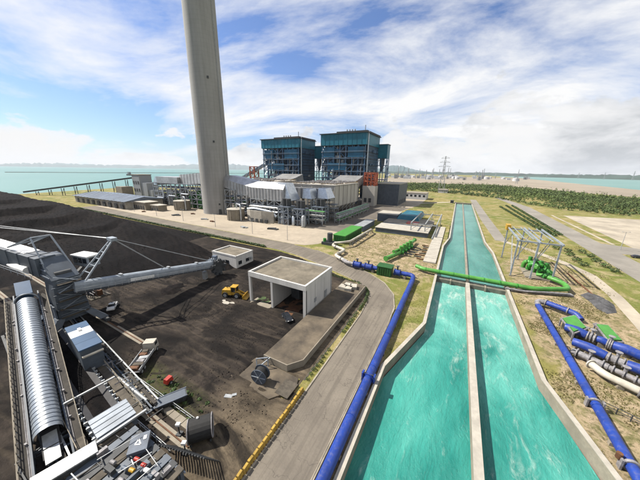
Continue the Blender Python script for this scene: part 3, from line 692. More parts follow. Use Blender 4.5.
def boiler(x0, x1, y0, y1, H, pent, label):
    t = thing('boiler_house', label, 'boiler house', ((x0+x1)/2,(y0+y1)/2,0)); sx = x1-x0
    mb = MB(); frame3(mb, x0, x1, y0, y1, 0, pent, 7, 5, 9, 1.1); mb.build('steel_frame', 'boiler_frame', t)
    mb = MB()
    for k in range(1, 10):
        z = pent*k/9
        mb.box(x0-1.2,x1+1.2,y0-1.6,y0+2.0,z-.5,z-.2); mb.box(x1-2.2,x1+1.6,y0+2.01,y1,z-.5,z-.2)
    mb.build('walkway', 'steel_dark', t)
    mb = MB()
    for k in range(1, 10):
        z = pent*k/9
        for hh in (.5, 1.0): mb.box(x0-1.2,x1+1.2,y0-1.62,y0-1.5,z+hh-.06,z+hh+.06)
    mb.build('handrail', 'steel_pale', t)
    # furnace, back pass, ducts seen between the columns
    mb = MB(); mb.box(x0+sx*.22,x0+sx*.62,y0+7,y1-12,14,pent); mb.hexa([(x0+sx*.34,y0+12,5),(x0+sx*.5,y0+12,5),(x0+sx*.5,y1-16,5),(x0+sx*.34,y1-16,5)],[(x0+sx*.22,y0+7,13.9),(x0+sx*.62,y0+7,13.9),(x0+sx*.62,y1-12,13.9),(x0+sx*.22,y1-12,13.9)])
    mb.build('furnace', 'boiler_core', t)
    mb = MB(); mb.box(x0+sx*.68,x1-4,y0+5,y1-6,30,pent-2); mb.hexa([(x0+sx*.72,y0+8,20),(x1-8,y0+8,20),(x1-8,y1-10,20),(x0+sx*.72,y1-10,20)],[(x0+sx*.68,y0+5,29.9),(x1-4,y0+5,29.9),(x1-4,y1-6,29.9),(x0+sx*.68,y1-6,29.9)])
    mb.build('back_pass', 'boiler_core', t)
    for i in range(5):
        xx = x0+sx*(.10+.19*i); mb = MB(); mb.pipe([(xx,y0+3.2,2),(xx,y0+3.2,pent*.4+i*3),(xx+sx*.06,y0+3.2,pent*.5+i*3),(xx+sx*.06,y0+3.2,pent-1)], .9+.25*(i%3), 2, 10); mb.build('riser', 'galv' if i % 2 else 'steel_blue', t)
    for i in range(4):
        z = pent*(.28+.17*i); mb = MB(); mb.box(x0+sx*.12*(i%3)+2, x0+sx*(.45+.12*(i%3)), y0+2.2, y0+6, z, z+3.0); mb.build('cross_duct', 'duct' if i % 2 else 'boiler_core', t)
    # clad stair and lift tower on the east side
    mb = MB(); mb.box(x1-7,x1+.9,y0+9,y1-2,6,pent-.2); mb.build('clad_bay', 'boiler_core', t)
    for i in range(16):
        z = 6+i*(pent-8)/16; mb = MB(); mb.box(x1+.9,x1+1.15,y0+9.2,y1-2.2,z,z+.5); mb.build('clad_rib', 'boiler_frame', t)
    # penthouse cladding
    mb = MB(); mb.box(x0-1.5,x1+1.5,y0-2,y1+1,pent,H-1.6); mb.build('penthouse', 'teal', t)
    n = int((x1-x0)/5.2)
    for i in range(n+1):
        xx = x0-1.5+(x1-x0+3)*i/n; mb = MB(); mb.box(xx-.18,xx+.18,y0-2.2,y0-2.003,pent+.1,H-1.7); mb.build('cladding_rib', 'teal', t)
    mb = MB(); mb.box(x0-3,x1+3,y0-3.5,y1+2,H-1.597,H-.7); mb.box(x0+sx*.35,x1+2,y0-2,y1+1,H-.697,H+.9); mb.build('roof', 'roof_dark', t)
    for i in range(4):
        mb = MB(); mb.cyl((x0+sx*(.52+.06*i), y0+8, H+.9), .8, 3.2, 10); mb.build('roof_vent', 'galv', t)
    mb = MB(); mb.cyl((x1-3,y0+5,H+.9), .5, 6.5, 8); mb.build('vent_stack', 'steel_pale', t)
    mb = MB(); mb.tube([(x1+1.9,y0+4,3),(x1+1.9,y0+4,H+1)], .75, 10); mb.build('downpipe', 'silver', t)
    rr = random.Random(int(x0))
    for k in range(26):                                       # plant standing on the open floors
        i = rr.randrange(7); lv = rr.randrange(9); xa = x0+sx*i/7+.8; z = pent*lv/9+.1; w_ = sx/7-1.6; hh_ = rr.uniform(.3,.95)*pent/9
        mb = MB(); mb.box(xa, xa+w_*rr.uniform(.4,1), y0+rr.uniform(.8,2.5), y0+rr.uniform(3.5,6), z, z+hh_-.6); mb.build('floor_plant', rr.choice(('boiler_core','blue_tier','blue_tier','galv','boiler_frame','teal')), t)
    for k in range(10):
        xa = x0+sx*rr.random(); z0_ = pent*rr.uniform(.05,.6); mb = MB(); mb.tube([(xa,y0-.9,z0_),(xa,y0-.9,z0_+pent*rr.uniform(.15,.4))], rr.uniform(.2,.5), 8); mb.build('pipe', rr.choice(('galv','silver','steel_pale')), t)
    for k in range(8):
        ya = y0+3+(y1-y0-8)*rr.random(); z = pent*rr.randrange(1,9)/9; mb = MB(); mb.box(x1+1.2,x1+rr.uniform(1.8,3.2),ya,ya+rr.uniform(2,6),z-.2,z+rr.uniform(1,4)); mb.build('floor_plant', rr.choice(('boiler_frame','galv','boiler_core')), t)
    for (za, zb, fa, fb) in ((.58,.70,.14,.60),(.34,.43,.30,.97),(.80,.97,.03,.30),(.80,.97,.62,.97),(.12,.20,.02,.45)):   # clad blue tiers
        mb = MB(); mb.box(x0+sx*fa, x0+sx*fb, y0-.7, y0+5.5, pent*za, pent*zb); mb.build('clad_tier', 'blue_tier', t)
    # vertical stair zigzag at the left end
    mb = MB()
    for k in range(9):
        z = pent*k/9; mb.bar((x0-1.4,y0+1+(k%2)*8,z),(x0-1.4,y0+1+((k+1)%2)*8,z+pent/9),1.0,.25)
    mb.build('stair', 'galv', t)
    return t
boiler(-258,-197,300,342,82,69,'tall blue steel boiler house closer to the chimney')
boiler(-160,-103,300,352,84.5,70,'tall blue steel boiler house beside the orange lattice frame')
# coal bunker galleries
for (x0,x1,y0,y1,z0,z1,lab) in ((-199,-150,346,362,0,74,'teal clad bunker bay between the two boiler houses'),(-106,-90,352,366,0,74,'teal clad bunker bay at the end behind the orange frame')):
    t = thing('bunker_bay', lab, 'bunker bay', ((x0+x1)/2,(y0+y1)/2,0)); zb = z1-17
    mb = MB(); mb.box(x0,x1,y0,y1,zb,z1); mb.build('cladding', 'teal', t)
    mb = MB(); mb.box(x0-.6,x1+.6,y0-.6,y1+.6,z1+.003,z1+.7); mb.build('roof', 'roof_dark', t)
    mb = MB(); frame3(mb, x0+.5, x1-.5, y0+.5, y1-.5, 0, zb-.01, max(2,int((x1-x0)/8)), 2, 6, .9); mb.build('steel_frame', 'boiler_frame', t)
    mb = MB(); n = max(1, int((x1-x0)/9))
    for i in range(n):
        c = x0+(x1-x0)*(i+.5)/n; mb.tube([(c,(y0+y1)/2,zb-18),(c,(y0+y1)/2,zb-8),(c,(y0+y1)/2,zb-.01)], [1.0,3.6,3.6], 12)
    mb.build('bunker', 'steel_blue', t)

# flue ducts and precipitators
def duct_thing(label, pts, w, h, rib=4.5, mat='duct', name='flue_duct'):
    t = thing(name, label, 'duct', (pts[0][0], pts[0][1], 0))
    for i, (p, q) in enumerate(zip(pts, pts[1:])):
        mb = MB(); mb.bar(p, q, w if not hasattr(w,'__len__') else w[i], h if not hasattr(h,'__len__') else h[i]); mb.build('duct_section', mat, t)
        P, Q = Vector(p), Vector(q); n = max(1, int((Q-P).length/rib)); d = (Q-P).normalized()
        mb = MB(); ww = (w if not hasattr(w,'__len__') else w[i]); hh = (h if not hasattr(h,'__len__') else h[i])
        for k in range(1, n): c = P.lerp(Q, k/n); mb.bar(c-d*.2, c+d*.2, ww+.5, hh+.5)
        if n > 1: mb.build('stiffener', mat, t)
    return t
# big tapering breeching from the chimney eastwards
t = thing('flue_duct', 'big silver grey flue duct entering the chimney side above green steelwork', 'duct', (-160,165,0))
secs = [(-187,165,4.5,24,33.5),(-178,165,5.5,22.5,34.5),(-166,165,6.5,19,33),(-150,165,7,16.5,30.5),(-118,165,7,16.5,30)]
for a, b in zip(secs, secs[1:]):
    mb = MB(); mb.add([(a[0],a[1]-a[2],a[3]),(a[0],a[1]+a[2],a[3]),(a[0],a[1]+a[2]*.55,a[4]),(a[0],a[1]-a[2]*.55,a[4]),(b[0],b[1]-b[2],b[3]),(b[0],b[1]+b[2],b[3]),(b[0],b[1]+b[2]*.55,b[4]),(b[0],b[1]-b[2]*.55,b[4]),
        (a[0],a[1]-a[2],a[3]+(a[4]-a[3])*.65),(b[0],b[1]-b[2],b[3]+(b[4]-b[3])*.65),(a[0],a[1]+a[2],a[3]+(a[4]-a[3])*.65),(b[0],b[1]+b[2],b[3]+(b[4]-b[3])*.65)],
        [(0,4,9,8),(8,9,7,3),(3,7,6,2),(2,6,11,10),(10,11,5,1),(1,5,4,0),(0,8,3,2,10,1),(4,5,11,6,7,9)])
    mb.build('duct_section', 'duct', t)
    n = max(1, int((b[0]-a[0])/3.2))
    for k in range(n):
        u = (k+.5)/n; x = a[0]+(b[0]-a[0])*u; yy = a[1]-(a[2]+(b[2]-a[2])*u); z0 = a[3]+(b[3]-a[3])*u; z1 = z0+((a[4]-a[3])+(b[4]-b[3]-a[4]+a[3])*u)*.65
        mb = MB(); mb.box(x-.14,x+.14,yy-.3,yy+.05,z0+.1,z1-.1); mb.build('stiffener', 'duct', t)
mb = MB(); mb.ring((-186.5,165,28.7),(1,0,0),6.6,1.2,24); mb.build('flange', 'galv', t)
# sloping transition hoods that catch the sun
for i, (x, y, w) in enumerate(((-116.5,165.5,9),(-103,178,4.5),(-93,186,5.5))):
    t = thing('duct_hood', ('white sloping duct hood at the end of the big flue duct','small white sloping duct hood between two grey ducts','white sloping duct hood beside the ribbed precipitator')[i], 'duct hood', (x,y,0))
    z1 = (30,25.5,26)[i]; z0 = (17,18,18)[i]
    mb = MB(); mb.hexa([(x-w*.5-4,y-6.5,z0),(x+w*.55,y-6.5,z0),(x+w*.55,y+6.5,z0),(x-w*.5-4,y+6.5,z0)],[(x-w*.5-4,y-5,z1),(x-w*.1,y-5,z1),(x-w*.1,y+5,z1),(x-w*.5-4,y+5,z1)]); mb.build('hood', 'silver', t)
    for k in (-.4, .4):
        mb = MB(); frame3(mb, x-w*.4, x+w*.4, y-6, y+6, 0, z0-.01, 1, 1, 3, .5); 
    mb.build('support_frame', 'galv', t)
# steelwork under the flue duct
for i, (x0,x1) in enumerate(((-182,-170),(-168,-156),(-152,-138),(-134,-120))):
    t = thing('duct_support', ('steel tower with green scrubber drums right beside the chimney','steel tower with green scrubber drums second from the chimney','grey steel duct tower behind the cream curved wall','grey steel duct tower beside the dark fan stacks')[i], 'steel tower', ((x0+x1)/2,164,0))
    top = (22.0,18.8,16.2,16.2)[i]
    mb = MB(); frame3(mb, x0, x1, 158, 170, 0, top, 2, 2, 4, .7); mb.build('steel_frame', 'galv', t)
    mb = MB()
    for k in (1,2,3): mb.box(x0-.6,x1+.6,157,171,top*k/4-.15,top*k/4+.1)
    mb.build('platform', 'steel_blue', t)
    for k in range(3):
        mb = MB(); mb.cyl((x0+3+(k%2)*5, 160.5+k*2.4, .2+k*top/4), 2.0, top/4-1, 12); mb.build('drum', 'pump_green' if i < 2 else 'grey_valve', t)
    mb = MB(); mb.pipe([(x0-1,157.5,1),(x0-1,157.5,top*.6),(x1,157.5,top*.6),(x1,157.5,top*.9)], .45, 1); mb.build('pipe', 'galv', t)
# precipitators: ribbed boxes on legs with hoppers
def esp(x0,x1,y0,y1,z0,z1,label,nx,ny):
    t = thing('precipitator', label, 'precipitator', ((x0+x1)/2,(y0+y1)/2,0))
    mb = MB(); mb.box(x0,x1,y0,y1,z0,z1); mb.build('casing', 'esp_panel', t)
    for i in range(ny+1):
        y = y0+(y1-y0)*i/ny; mb = MB(); mb.box(x1+.003,x1+.7,y-.45,y+.45,z0,z1-.4); mb.build('rib', 'esp_panel', t)
    for i in range(nx+1):
        x = x0+(x1-x0)*i/nx; mb = MB(); mb.box(x-.4,x+.4,y0-.6,y0-.003,z0,z1-.4); mb.build('rib', 'esp_panel', t)
    mb = MB(); mb.box(x0-.8,x1+.9,y0-.9,y1+.8,z1+.003,z1+.5); mb.build('roof', 'esp_panel', t)
    for i in range(nx):
        for j in range(ny):
            xa, xb = x0+(x1-x0)*i/nx+.2, x0+(x1-x0)*(i+1)/nx-.2; ya, yb = y0+(y1-y0)*j/ny+.2, y0+(y1-y0)*(j+1)/ny-.2; cx, cy = (xa+xb)/2, (ya+yb)/2
            mb = MB(); mb.hexa([(cx-.6,cy-.6,z0-6),(cx+.6,cy-.6,z0-6),(cx+.6,cy+.6,z0-6),(cx-.6,cy+.6,z0-6)],[(xa,ya,z0-.003),(xb,ya,z0-.003),(xb,yb,z0-.003),(xa,yb,z0-.003)]); mb.build('hopper', 'esp_panel', t)
            if i in (0, nx-1) or j in (0, ny-1):
                mb = MB(); mb.box(xb-.3,xb+.3,ya-.3,ya+.3,0,z0-.002); mb.build('leg', 'galv', t)
    mb = MB()
    for i in range(nx*2):
        for j in range(ny*2):
            if random.random() < .7:
                cx, cy = x0+(x1-x0)*(i+.5)/(nx*2), y0+(y1-y0)*(j+.5)/(ny*2); q = random.uniform(.6,1.5)
                mb.box(cx-q,cx+q,cy-q,cy+q,z1+.503,z1+random.uniform(1.2,2.8))
    mb.build('rectifiers', 'grey_valve', t)
    mb = MB()
    for (a,b) in (((x0,y0),(x1,y0)),((x1,y0),(x1,y1)),((x0,y1),(x1,y1))):
        for h in (1.1, 1.7): mb.bar((a[0],a[1],z1+h),(b[0],b[1],z1+h),.12)
        n = 12
        for k in range(n+1): mb.box(a[0]+(b[0]-a[0])*k/n-.06,a[0]+(b[0]-a[0])*k/n+.06,a[1]+(b[1]-a[1])*k/n-.06,a[1]+(b[1]-a[1])*k/n+.06,z1+.5,z1+1.75)
    mb.build('handrail', 'yellow_worn', t)
    return t
esp(-142,-96,204,262,8,27,'big beige ribbed precipitator box in front of the boiler houses',4,6)
esp(-236,-176,204,262,8,27,'beige ribbed precipitator box half hidden behind the flue duct',5,6)
duct_thing('grey inlet duct between the second boiler house and its precipitator', [(-118,263,22),(-118,284,26),(-118,299,30)], 30, 9)
duct_thing('grey inlet duct between the first boiler house and its precipitator', [(-206,263,22),(-206,284,26),(-206,299,30)], 34, 9)
duct_thing('grey cross duct along the front of the beige precipitator', [(-142,196,20),(-96,196,20)], 9, 9)
# fan stacks: blue grey frames in front
for i, (x0,x1,y0,y1,h) in enumerate(((-117,-108,150,159,13),(-105,-97,152,161,12),(-97,-88,166,176,12.5))):
    t = thing('fan_tower', ('blue grey steel fan tower with dark cowls nearest the cream wall','blue grey steel fan tower with dark cowls in the middle of three','blue grey steel fan tower with dark cowls beside the precipitator legs')[i], 'steel tower', ((x0+x1)/2,(y0+y1)/2,0))
    mb = MB(); frame3(mb, x0, x1, y0, y1, 0, h, 2, 2, 3, .55); mb.build('steel_frame', 'steel_pale', t)
    mb = MB()
    for k in (1,2,3): mb.box(x0-.4,x1+.4,y0-.4,y1+.4,h*k/3+.3,h*k/3+.5)
    mb.build('platform', 'steel_blue', t)
    for a in (.3,.7):
        mb = MB(); mb.tube([(x0+(x1-x0)*a,(y0+y1)/2,h+.5),(x0+(x1-x0)*a,(y0+y1)/2,h+6)], [1.9,1.9], 12); mb.build('cowl', 'steel_dark', t)
    mb = MB(); mb.box(x0+1,x1-1,y0+1,y1-1,.2,h/3); mb.build('fan_casing', 'grey_valve', t)
# cream curved wall / absorber bund
t = thing('storage_bund', 'cream coloured curved bund wall with dark openings under the flue duct', 'bund', (-135,150,0))
pts = [(-148,152),(-146,147.5),(-141,145.5),(-130,145.8),(-120,148)]; mb = MB(); mb.wall(pts, .8, 0, 9); mb.build('bund_wall', 'concrete_pale', t)
for k in range(4):
    mb = MB(); mb.box(-140+k*4.6,-137.6+k*4.6,144.6,145.0+.55*(k>2),.4,3.0); mb.build('opening', 'steel_dark', t)
mb = MB(); mb.pipe([(-146,148,9.2),(-140,148.6,10),(-124,150,8.5),(-119,150,5)], 1.1, 2); mb.build('roof_pipe', 'silver', t)
# round tanks at the chimney foot
for i, (x, y, r, h) in enumerate(((-240,154,7.2,8.5),(-156.5,145,6.6,8.5))):
    t = thing('concrete_tank', ('round concrete tank with pipe arch, on the sea side of the chimney','round concrete tank with pipe arch, on the boiler side of the chimney')[i], 'tank', (x,y,0))
    mb = MB(); mb.cyl((x,y,0), r, h, 28); mb.build('shell', 'concrete', t)
    mb = MB(); mb.cyl((x,y,h+.003), r+.3, .5, 28); mb.build('lid', 'concrete_pale', t)
    for k in range(14):
        a = 2*pi*k/14; mb = MB(); mb.cbox((x+(r+.12)*cos(a), y+(r+.12)*sin(a), h/2), .35, .7, h-.3, a); mb.build('pilaster', 'concrete', t)
    mb = MB(); mb.pipe([(x-1,y+2,h+.4),(x-1,y+2,h+4.2),(x+r+.9,y-2,h+4.2),(x+r+.9,y-2,.2)], .6, 1.5); mb.build('pipe', 'silver', t)
# scrubber unit on the left of the chimney
t = thing('scrubber_unit', 'grey steel scrubber building with pipes left of the chimney', 'scrubber', (-255,172,0))
mb = MB(); frame3(mb, -304, -222, 164, 184, 0, 24, 10, 2, 5, .8); mb.build('steel_frame', 'galv', t)
mb = MB()
for k in (1,2,3,4,5): mb.box(-304.6,-221.4,163.4,184.4,24*k/5-.2,24*k/5)
mb.build('platform', 'steel_blue', t)
for k in range(6):
    mb = MB(); x = -294+k*12.5; mb.cyl((x,169,.2), 3.6, 12+(k*5)%9, 14); mb.build('vessel', ('grey_valve','silver','pump_green')[k%3] if k != 4 else 'pump_green', t)
mb = MB(); mb.box(-300,-262,166,182,23,30.5); mb.build('duct_box', 'duct', t); mb = MB(); mb.hexa([(-309,166,21),(-300.01,166,21),(-300.01,182,21),(-309,182,21)],[(-303,166.5,30.4),(-300.01,166.5,30.4),(-300.01,181.5,30.4),(-303,181.5,30.4)]); mb.build('end_hood', 'silver', t)
mb = MB(); mb.bar((-262,174,28),(-211,166,31), 9, 10); mb.build('duct_section', 'duct', t)
for k in range(8):
    mb = MB(); p = Vector((-262,174,28)).lerp(Vector((-211,166,31)), (k+.5)/8); mb.bar(p-Vector((.2,0,0)), p+Vector((.2,0,0)), 9.6, 10.6); mb.build('stiffener', 'duct', t)
for k in range(3):
    mb = MB(); mb.pipe([(-298+k*22,163,1),(-298+k*22,163,8+k*3),(-285+k*22,163,8+k*3),(-285+k*22,163,19)], .6, 1.5); mb.build('pipe', 'silver', t)
# orange lattice frame on a beige base
t = thing('orange_tower', 'orange red lattice frame standing on a beige block', 'tower', (-92,296,0))
mb = MB(); mb.box(-100,-85,290,302,0,23); mb.build('base', 'esp_panel', t)
for x in (-97.5,-92):
    mb = MB(); mb.box(x,x+3.2,289.7,289.997,4,9); mb.build('opening', 'steel_dark', t)
mb = MB(); frame3(mb, -99, -86, 291, 301, 23.003, 38, 3, 2, 3, 1.1); mb.build('lattice', 'orange', t)
mb = MB()
for k in range(4): mb.tube([(-99,294,24+k*3.8),(-86,298,26+k*3.8)], .9, 8)
mb.build('coil', 'orange', t)
# grey flat-roofed hall
t = thing('turbine_hall', 'plain blue grey flat-roofed hall right of the orange lattice frame', 'hall', (-75,330,0))
mb = MB(); mb.box(-90,-61.5,309,362,0,25); mb.build('wall', 'slate', t)
mb = MB(); mb.box(-90.5,-61,308.5,362.5,25.003,25.9); mb.build('roof', 'concrete_pale', t)
for k in range(9):
    mb = MB(); x = -89.5+k*3.4; mb.box(x,x+.3,308.75,308.997,.3,24.8); mb.build('wall_rib', 'slate', t)
for k in range(4):
    mb = MB(); y = 315+k*11; mb.box(-61.497,-61.3,y,y+5,1,6); mb.build('door', 'steel_dark', t)
# low service buildings beyond the boilers
for i, (x0,x1,y0,y1,h,m) in enumerate(((-70,-40,400,430,9,'far_white'),(-130,-95,420,460,16,'far_white'),(-300,-270,330,370,16,'concrete_pale'),(-330,-308,300,330,10,'far_grey'),(-186,-166,306,330,18,'far_grey'),(-35,-18,560,590,6,'far_white'))):
    mb = MB(); mb.box(x0,x1,y0,y1,0,h); t = thing('service_building', ('low white service building beyond the grey hall','taller white service building behind the second boiler house','pale service block on the sea side of the first boiler house','small grey block behind the scrubber unit','grey switch house between the boiler houses','small white building at the edge of the woodland')[i], 'building', ((x0+x1)/2,(y0+y1)/2,0))
    mb.build('wall', m, t); mb = MB(); mb.box(x0-.4,x1+.4,y0-.4,y1+.4,h+.003,h+.6); mb.build('roof', 'concrete', t)
    for k in range(5):
        mb = MB(); x = x0+(x1-x0)*(k+.25)/5; mb.box(x,x+(x1-x0)*.1,y0-.15,y0-.003,h*.45,h*.75); mb.build('window', 'glass_dark', t)
# conveyor bridge up to the boiler bunkers behind the chimney
t = thing('conveyor_bridge', 'sloping coal conveyor bridge rising to the first boiler house with orange tower', 'conveyor', (-330,300,0))
mb = MB(); mb.bar((-345,335,22),(-258,346,64), 4.5, 4.5); mb.build('gallery', 'steel_pale', t)
mb = MB()
for k in range(10): p = Vector((-345,335,22)).lerp(Vector((-258,346,64)), k/10); mb.bar(p+Vector((0,-2.4,-2)), p+Vector((6,-2.3,4.9)), .5)
mb.build('truss', 'boiler_frame', t)
mb = MB(); frame3(mb, -318, -308, 333, 343, 0, 44, 1, 1, 5, 1.6); mb.build('tower_frame', 'orange', t)
# blue-roofed shed by the shore and low sheds
t = thing('coal_shed', 'long low shed with shiny blue roof beyond the coal pile', 'shed', (-330,140,0))
S = [(-392,122),(-283,124),(-283,160),(-392,164)]
mb = MB(); mb.prism(S, 0, 7.5); mb.build('wall', 'concrete_pale', t)
mb = MB(); mb.add([(-394,120,7.503),(-281,122,7.503),(-281,141,11),(-394,142,11),(-281,162,7.503),(-394,166,7.503)], [(0,1,2,3),(3,2,4,5),(0,3,5),(1,4,2),(0,5,4,1)]); mb.build('roof', 'shed_roof', t)
for k in range(16):
    x = -392+k*7.4; mb = MB(); mb.bar((x,120.2,7.7),(x,141.2,11.1),.3,.25); mb.build('roof_seam', 'shed_roof', t)
for k in range(9):
    x = -386+k*12; mb = MB(); mb.box(x,x+5,122.1,122.6,.5,5); mb.build('opening', 'steel_dark', t)
for i, (x0,x1,y0,y1,h) in enumerate(((-296,-262,131,143,7),(-258,-246,134,142,5))):
    t = thing('store_shed', ('beige flat-roofed store on the plaza beside the blue-roofed shed','small beige store on the plaza beside a round tank')[i], 'shed', ((x0+x1)/2,(y0+y1)/2,0))
    mb = MB(); mb.box(x0,x1,y0,y1,0,h); mb.build('wall', 'concrete', t)
    mb = MB(); mb.box(x0-.5,x1+.5,y0-.5,y1+.5,h+.003,h+.6); mb.build('roof', 'concrete_pale', t)
    for k in range(int((x1-x0)/4)):
        mb = MB(); x = x0+1+k*4; mb.box(x,x+2.2,y0-.2,y0-.003,.6,h*.6); mb.build('opening', 'steel_dark', t)
# shore conveyor climbing to a transfer tower
t = thing('shore_conveyor', 'long thin conveyor climbing across the shore to a tower', 'conveyor', (-470,160,0))
a, b = Vector((-548,118,4)), Vector((-396,196,27)); a = G(24,192,4)
mb = MB(); mb.bar(a, b, 2.6, 2.0); mb.build('gallery', 'steel_dark', t)
for k in range(1, 9):
    p = a.lerp(b, k/9)
    mb = MB(); mb.bar((p.x,p.y-1.4,-3),(p.x,p.y-1.4,p.z-1.5),.6); mb.bar((p.x,p.y+1.4,-3),(p.x,p.y+1.4,p.z-1.5),.6); mb.bar((p.x,p.y-1.4,-3+p.z*.4),(p.x,p.y+1.4,p.z-1.6),.35); mb.build('trestle', 'steel_dark', t)
t = thing('transfer_tower', 'stepped grey transfer tower at the top of the shore conveyor', 'tower', (-385,196,0))
mb = MB(); mb.box(-398,-380,188,204,0,30); mb.box(-379.99,-366,189,203,0,20); mb.box(-365.99,-356,190,202,0,11); mb.build('wall', 'far_grey', t)
mb = MB(); mb.box(-398.5,-379.5,187.5,204.5,30.003,30.8); mb.build('roof', 'concrete', t)
for k in range(6):
    mb = MB(); x = -396+(k%3)*5.5; z = 8+(k//3)*10; mb.box(x,x+2.5,187.7,187.997,z,z+4); mb.build('window', 'steel_dark', t)
mb = MB(); mb.box(-420,-404,176,190,0,14); mb.top('silo_block', 'concrete', 'plain beige block below the shore conveyor tower', 'building')
# barge on the sea
t = thing('barge', 'small dark cargo ship far out on the sea', 'ship', (-1600,760,-4.5)); mb = MB()
mb.prism([(-1640,750),(-1570,752),(-1560,760),(-1570,768),(-1640,770)], -5, 3); mb.build('hull', 'steel_dark', t); mb = MB(); mb.box(-1636,-1622,754,766,3.003,14); mb.build('bridge', 'far_grey', t)
mb = MB(); mb.wall([(-2600,500),(-2300,1200),(-1900,2200),(-900,3300)], 20, -6, -1.5); mb.top('breakwater', 'concrete_wet', 'long low breakwater line across the sea', 'breakwater')
# plaza lamp posts and bits
def lamp(x, y, h, label, group=None, a=0.0):
    t = thing('lamp_post', label, 'lamp post', (x,y,0), group)
    mb = MB(); mb.tube([(x,y,0),(x,y,h)], [.16,.09], 8); mb.build('pole', 'galv', t)
    for s in (-1, 1):
        mb = MB(); mb.bar((x,y,h-.05),(x+s*1.5*cos(a),y+s*1.5*sin(a),h+.1),.09); mb.build('arm', 'galv', t)
        mb = MB(); mb.cbox((x+s*1.7*cos(a),y+s*1.7*sin(a),h+.08),.9,.35,.2,a); mb.build('lamp_head', 'galv', t)
    return t
lamp(83.3,195.3,10.2,'twin-armed lamp post on the grass island by the road junction',a=radians(25))
for k, x in enumerate((-300,-262,-224,-186,-148,-112,-84)): lamp(x, 115.5-(x+84)*.03, 9, 'slim lamp post along the edge of the pale plaza', 'lamp posts along the plaza edge')
for i, (x, y) in enumerate(((-165,128),(-178,131),(-214,130),(-255,125),(-130,126),(-110,133),(-208,142))):
    mb = MB(); q = 1.4+(i%3)*.7; mb.cbox((x,y,.5), q*2, q, .9, i*.7).cbox((x+q*1.3,y+.4,.35), q, q*.8, .6, i*.3); mb.top('equipment_pile', ('rust','galv','steel_dark')[i%3], ('rusty stack of scrap lying on the plaza','pale metal bundle lying on the plaza','dark bundle lying on the plaza')[i%3], 'scrap', ('rusty scrap on the plaza','pale bundles on the plaza','dark bundles on the plaza')[i%3])

# pipe rack and clutter in front of the precipitators
for i, (x0,x1,y0,y1,h,lab) in enumerate(((-147,-121,150.5,156,11,'grey pipe rack between the cream bund and the flue duct'),(-121,-86,163,168,9.5,'grey pipe rack running along behind the fan towers'),(-82,-78,176,250,7,'long grey pipe rack along the precipitator legs'))):
    t = thing('pipe_rack', lab, 'pipe rack', ((x0+x1)/2,(y0+y1)/2,0)); mb = MB(); ax = (x1-x0) > (y1-y0)
    frame3(mb, x0, x1, y0, y1, 0, h, 6 if ax else 1, 1 if ax else 12, 3, .4); mb.build('steel_frame', 'galv', t)
    for k in range(9):
        z = h*(1+k//3)/3+.45; o = (k%3+.5)/3; mb = MB(); r = random.uniform(.2,.5)
        if ax: mb.tube([(x0-.5,y0+(y1-y0)*o,z),(x1+.5,y0+(y1-y0)*o,z)], r, 8)
        else: mb.tube([(x0+(x1-x0)*o,y0-.5,z),(x0+(x1-x0)*o,y1+.5,z)], r, 8)
        mb.build('pipe', random.choice(('silver','galv','pipe_cream','steel_pale','pump_green')), t)
for i in range(16):
    x, y = random.uniform(-168,-92), random.uniform(149.5,157.5); h = random.uniform(2,9); r = random.uniform(.6,1.6)
    if -150 < x < -118 and y < 153: continue
    t = thing('process_vessel', 'small upright process vessel standing below the flue duct', 'vessel', (x,y,0), 'small vessels below the flue duct')
    mb = MB(); mb.tube([(x,y,.5),(x,y,h),(x,y,h+r*.5)], [r,r,r*.4], 12); mb.build('shell', random.choice(('galv','silver','grey_valve','steel_pale')), t)
    mb = MB(); mb.box(x-r,x+r,y-r,y+r,0,.497); mb.build('plinth', 'concrete', t)

rr = random.Random(11)
for i in range(9):
    x0 = -140+i*6.2+rr.uniform(-1,1); y0 = rr.uniform(170,190); w = rr.uniform(3.5,6); h = rr.uniform(9,24)
    t = thing('access_tower', 'slender grey access tower among the ducts of the precipitator', 'steel tower', (x0+w/2,y0+w/2,0), 'access towers among the ducts')
    mb = MB(); frame3(mb, x0, x0+w, y0, y0+w, 0, h, 1, 1, max(3,int(h/3)), .3); mb.build('steel_frame', 'galv', t)
    for k in range(1, int(h/3)+1):
        mb = MB(); z = h*k/int(h/3); mb.box(x0-.8,x0+w+.8,y0-.8,y0+w+.8,z+.14,z+.3); mb.build('platform', 'steel_pale' if k%2 else 'steel_blue', t)
        mb = MB(); mb.bar((x0-.8,y0-.8,z+1.3),(x0+w+.8,y0-.8,z+1.3),.1); mb.build('handrail', 'yellow_worn', t)
    if i%3 == 0: mb = MB(); mb.tube([(x0+w/2,y0+w/2,.2),(x0+w/2,y0+w/2,h+3)], w*.3, 12); mb.build('riser', 'silver', t)

# ------------------------------------------------------------------ white open-fronted building, hut, ramp
x0,x1,y0,y1,H = -52.6,-32.1,51.8,68.0,10.0
t = thing('open_building', 'white open-fronted concrete building with flat gravel roof and tall bays', 'building', ((x0+x1)/2,(y0+y1)/2,0))
mb = MB(); mb.box(x1-.35,x1,y0+.36,y1,0,H-1.2); mb.build('side_wall', 'white_wall', t)
mb = MB(); mb.box(-43.6,x1-.36,y1-.35,y1-.002,0,H-1.2); mb.build('back_wall', 'white_wall', t)
mb = MB(); mb.box(-43.95,-43.6,y0+.36,y1,0,H-1.2); mb.build('partition_wall', 'white_wall', t)
for (a, b) in ((x0,y0),(-44.1,y0),(x1-.8,y0),(x0,y1-.7)):
    mb = MB(); mb.box(a,a+(.7 if a != x1-.8 else .8),b,b+.7,0,H-1.2); mb.build('column', 'white_wall', t)
mb = MB(); mb.box(x0+.02,x1-.02,y0+.02,y1-.02,H-1.197,H-.45); mb.build('roof_slab', 'roof_gravel', t)
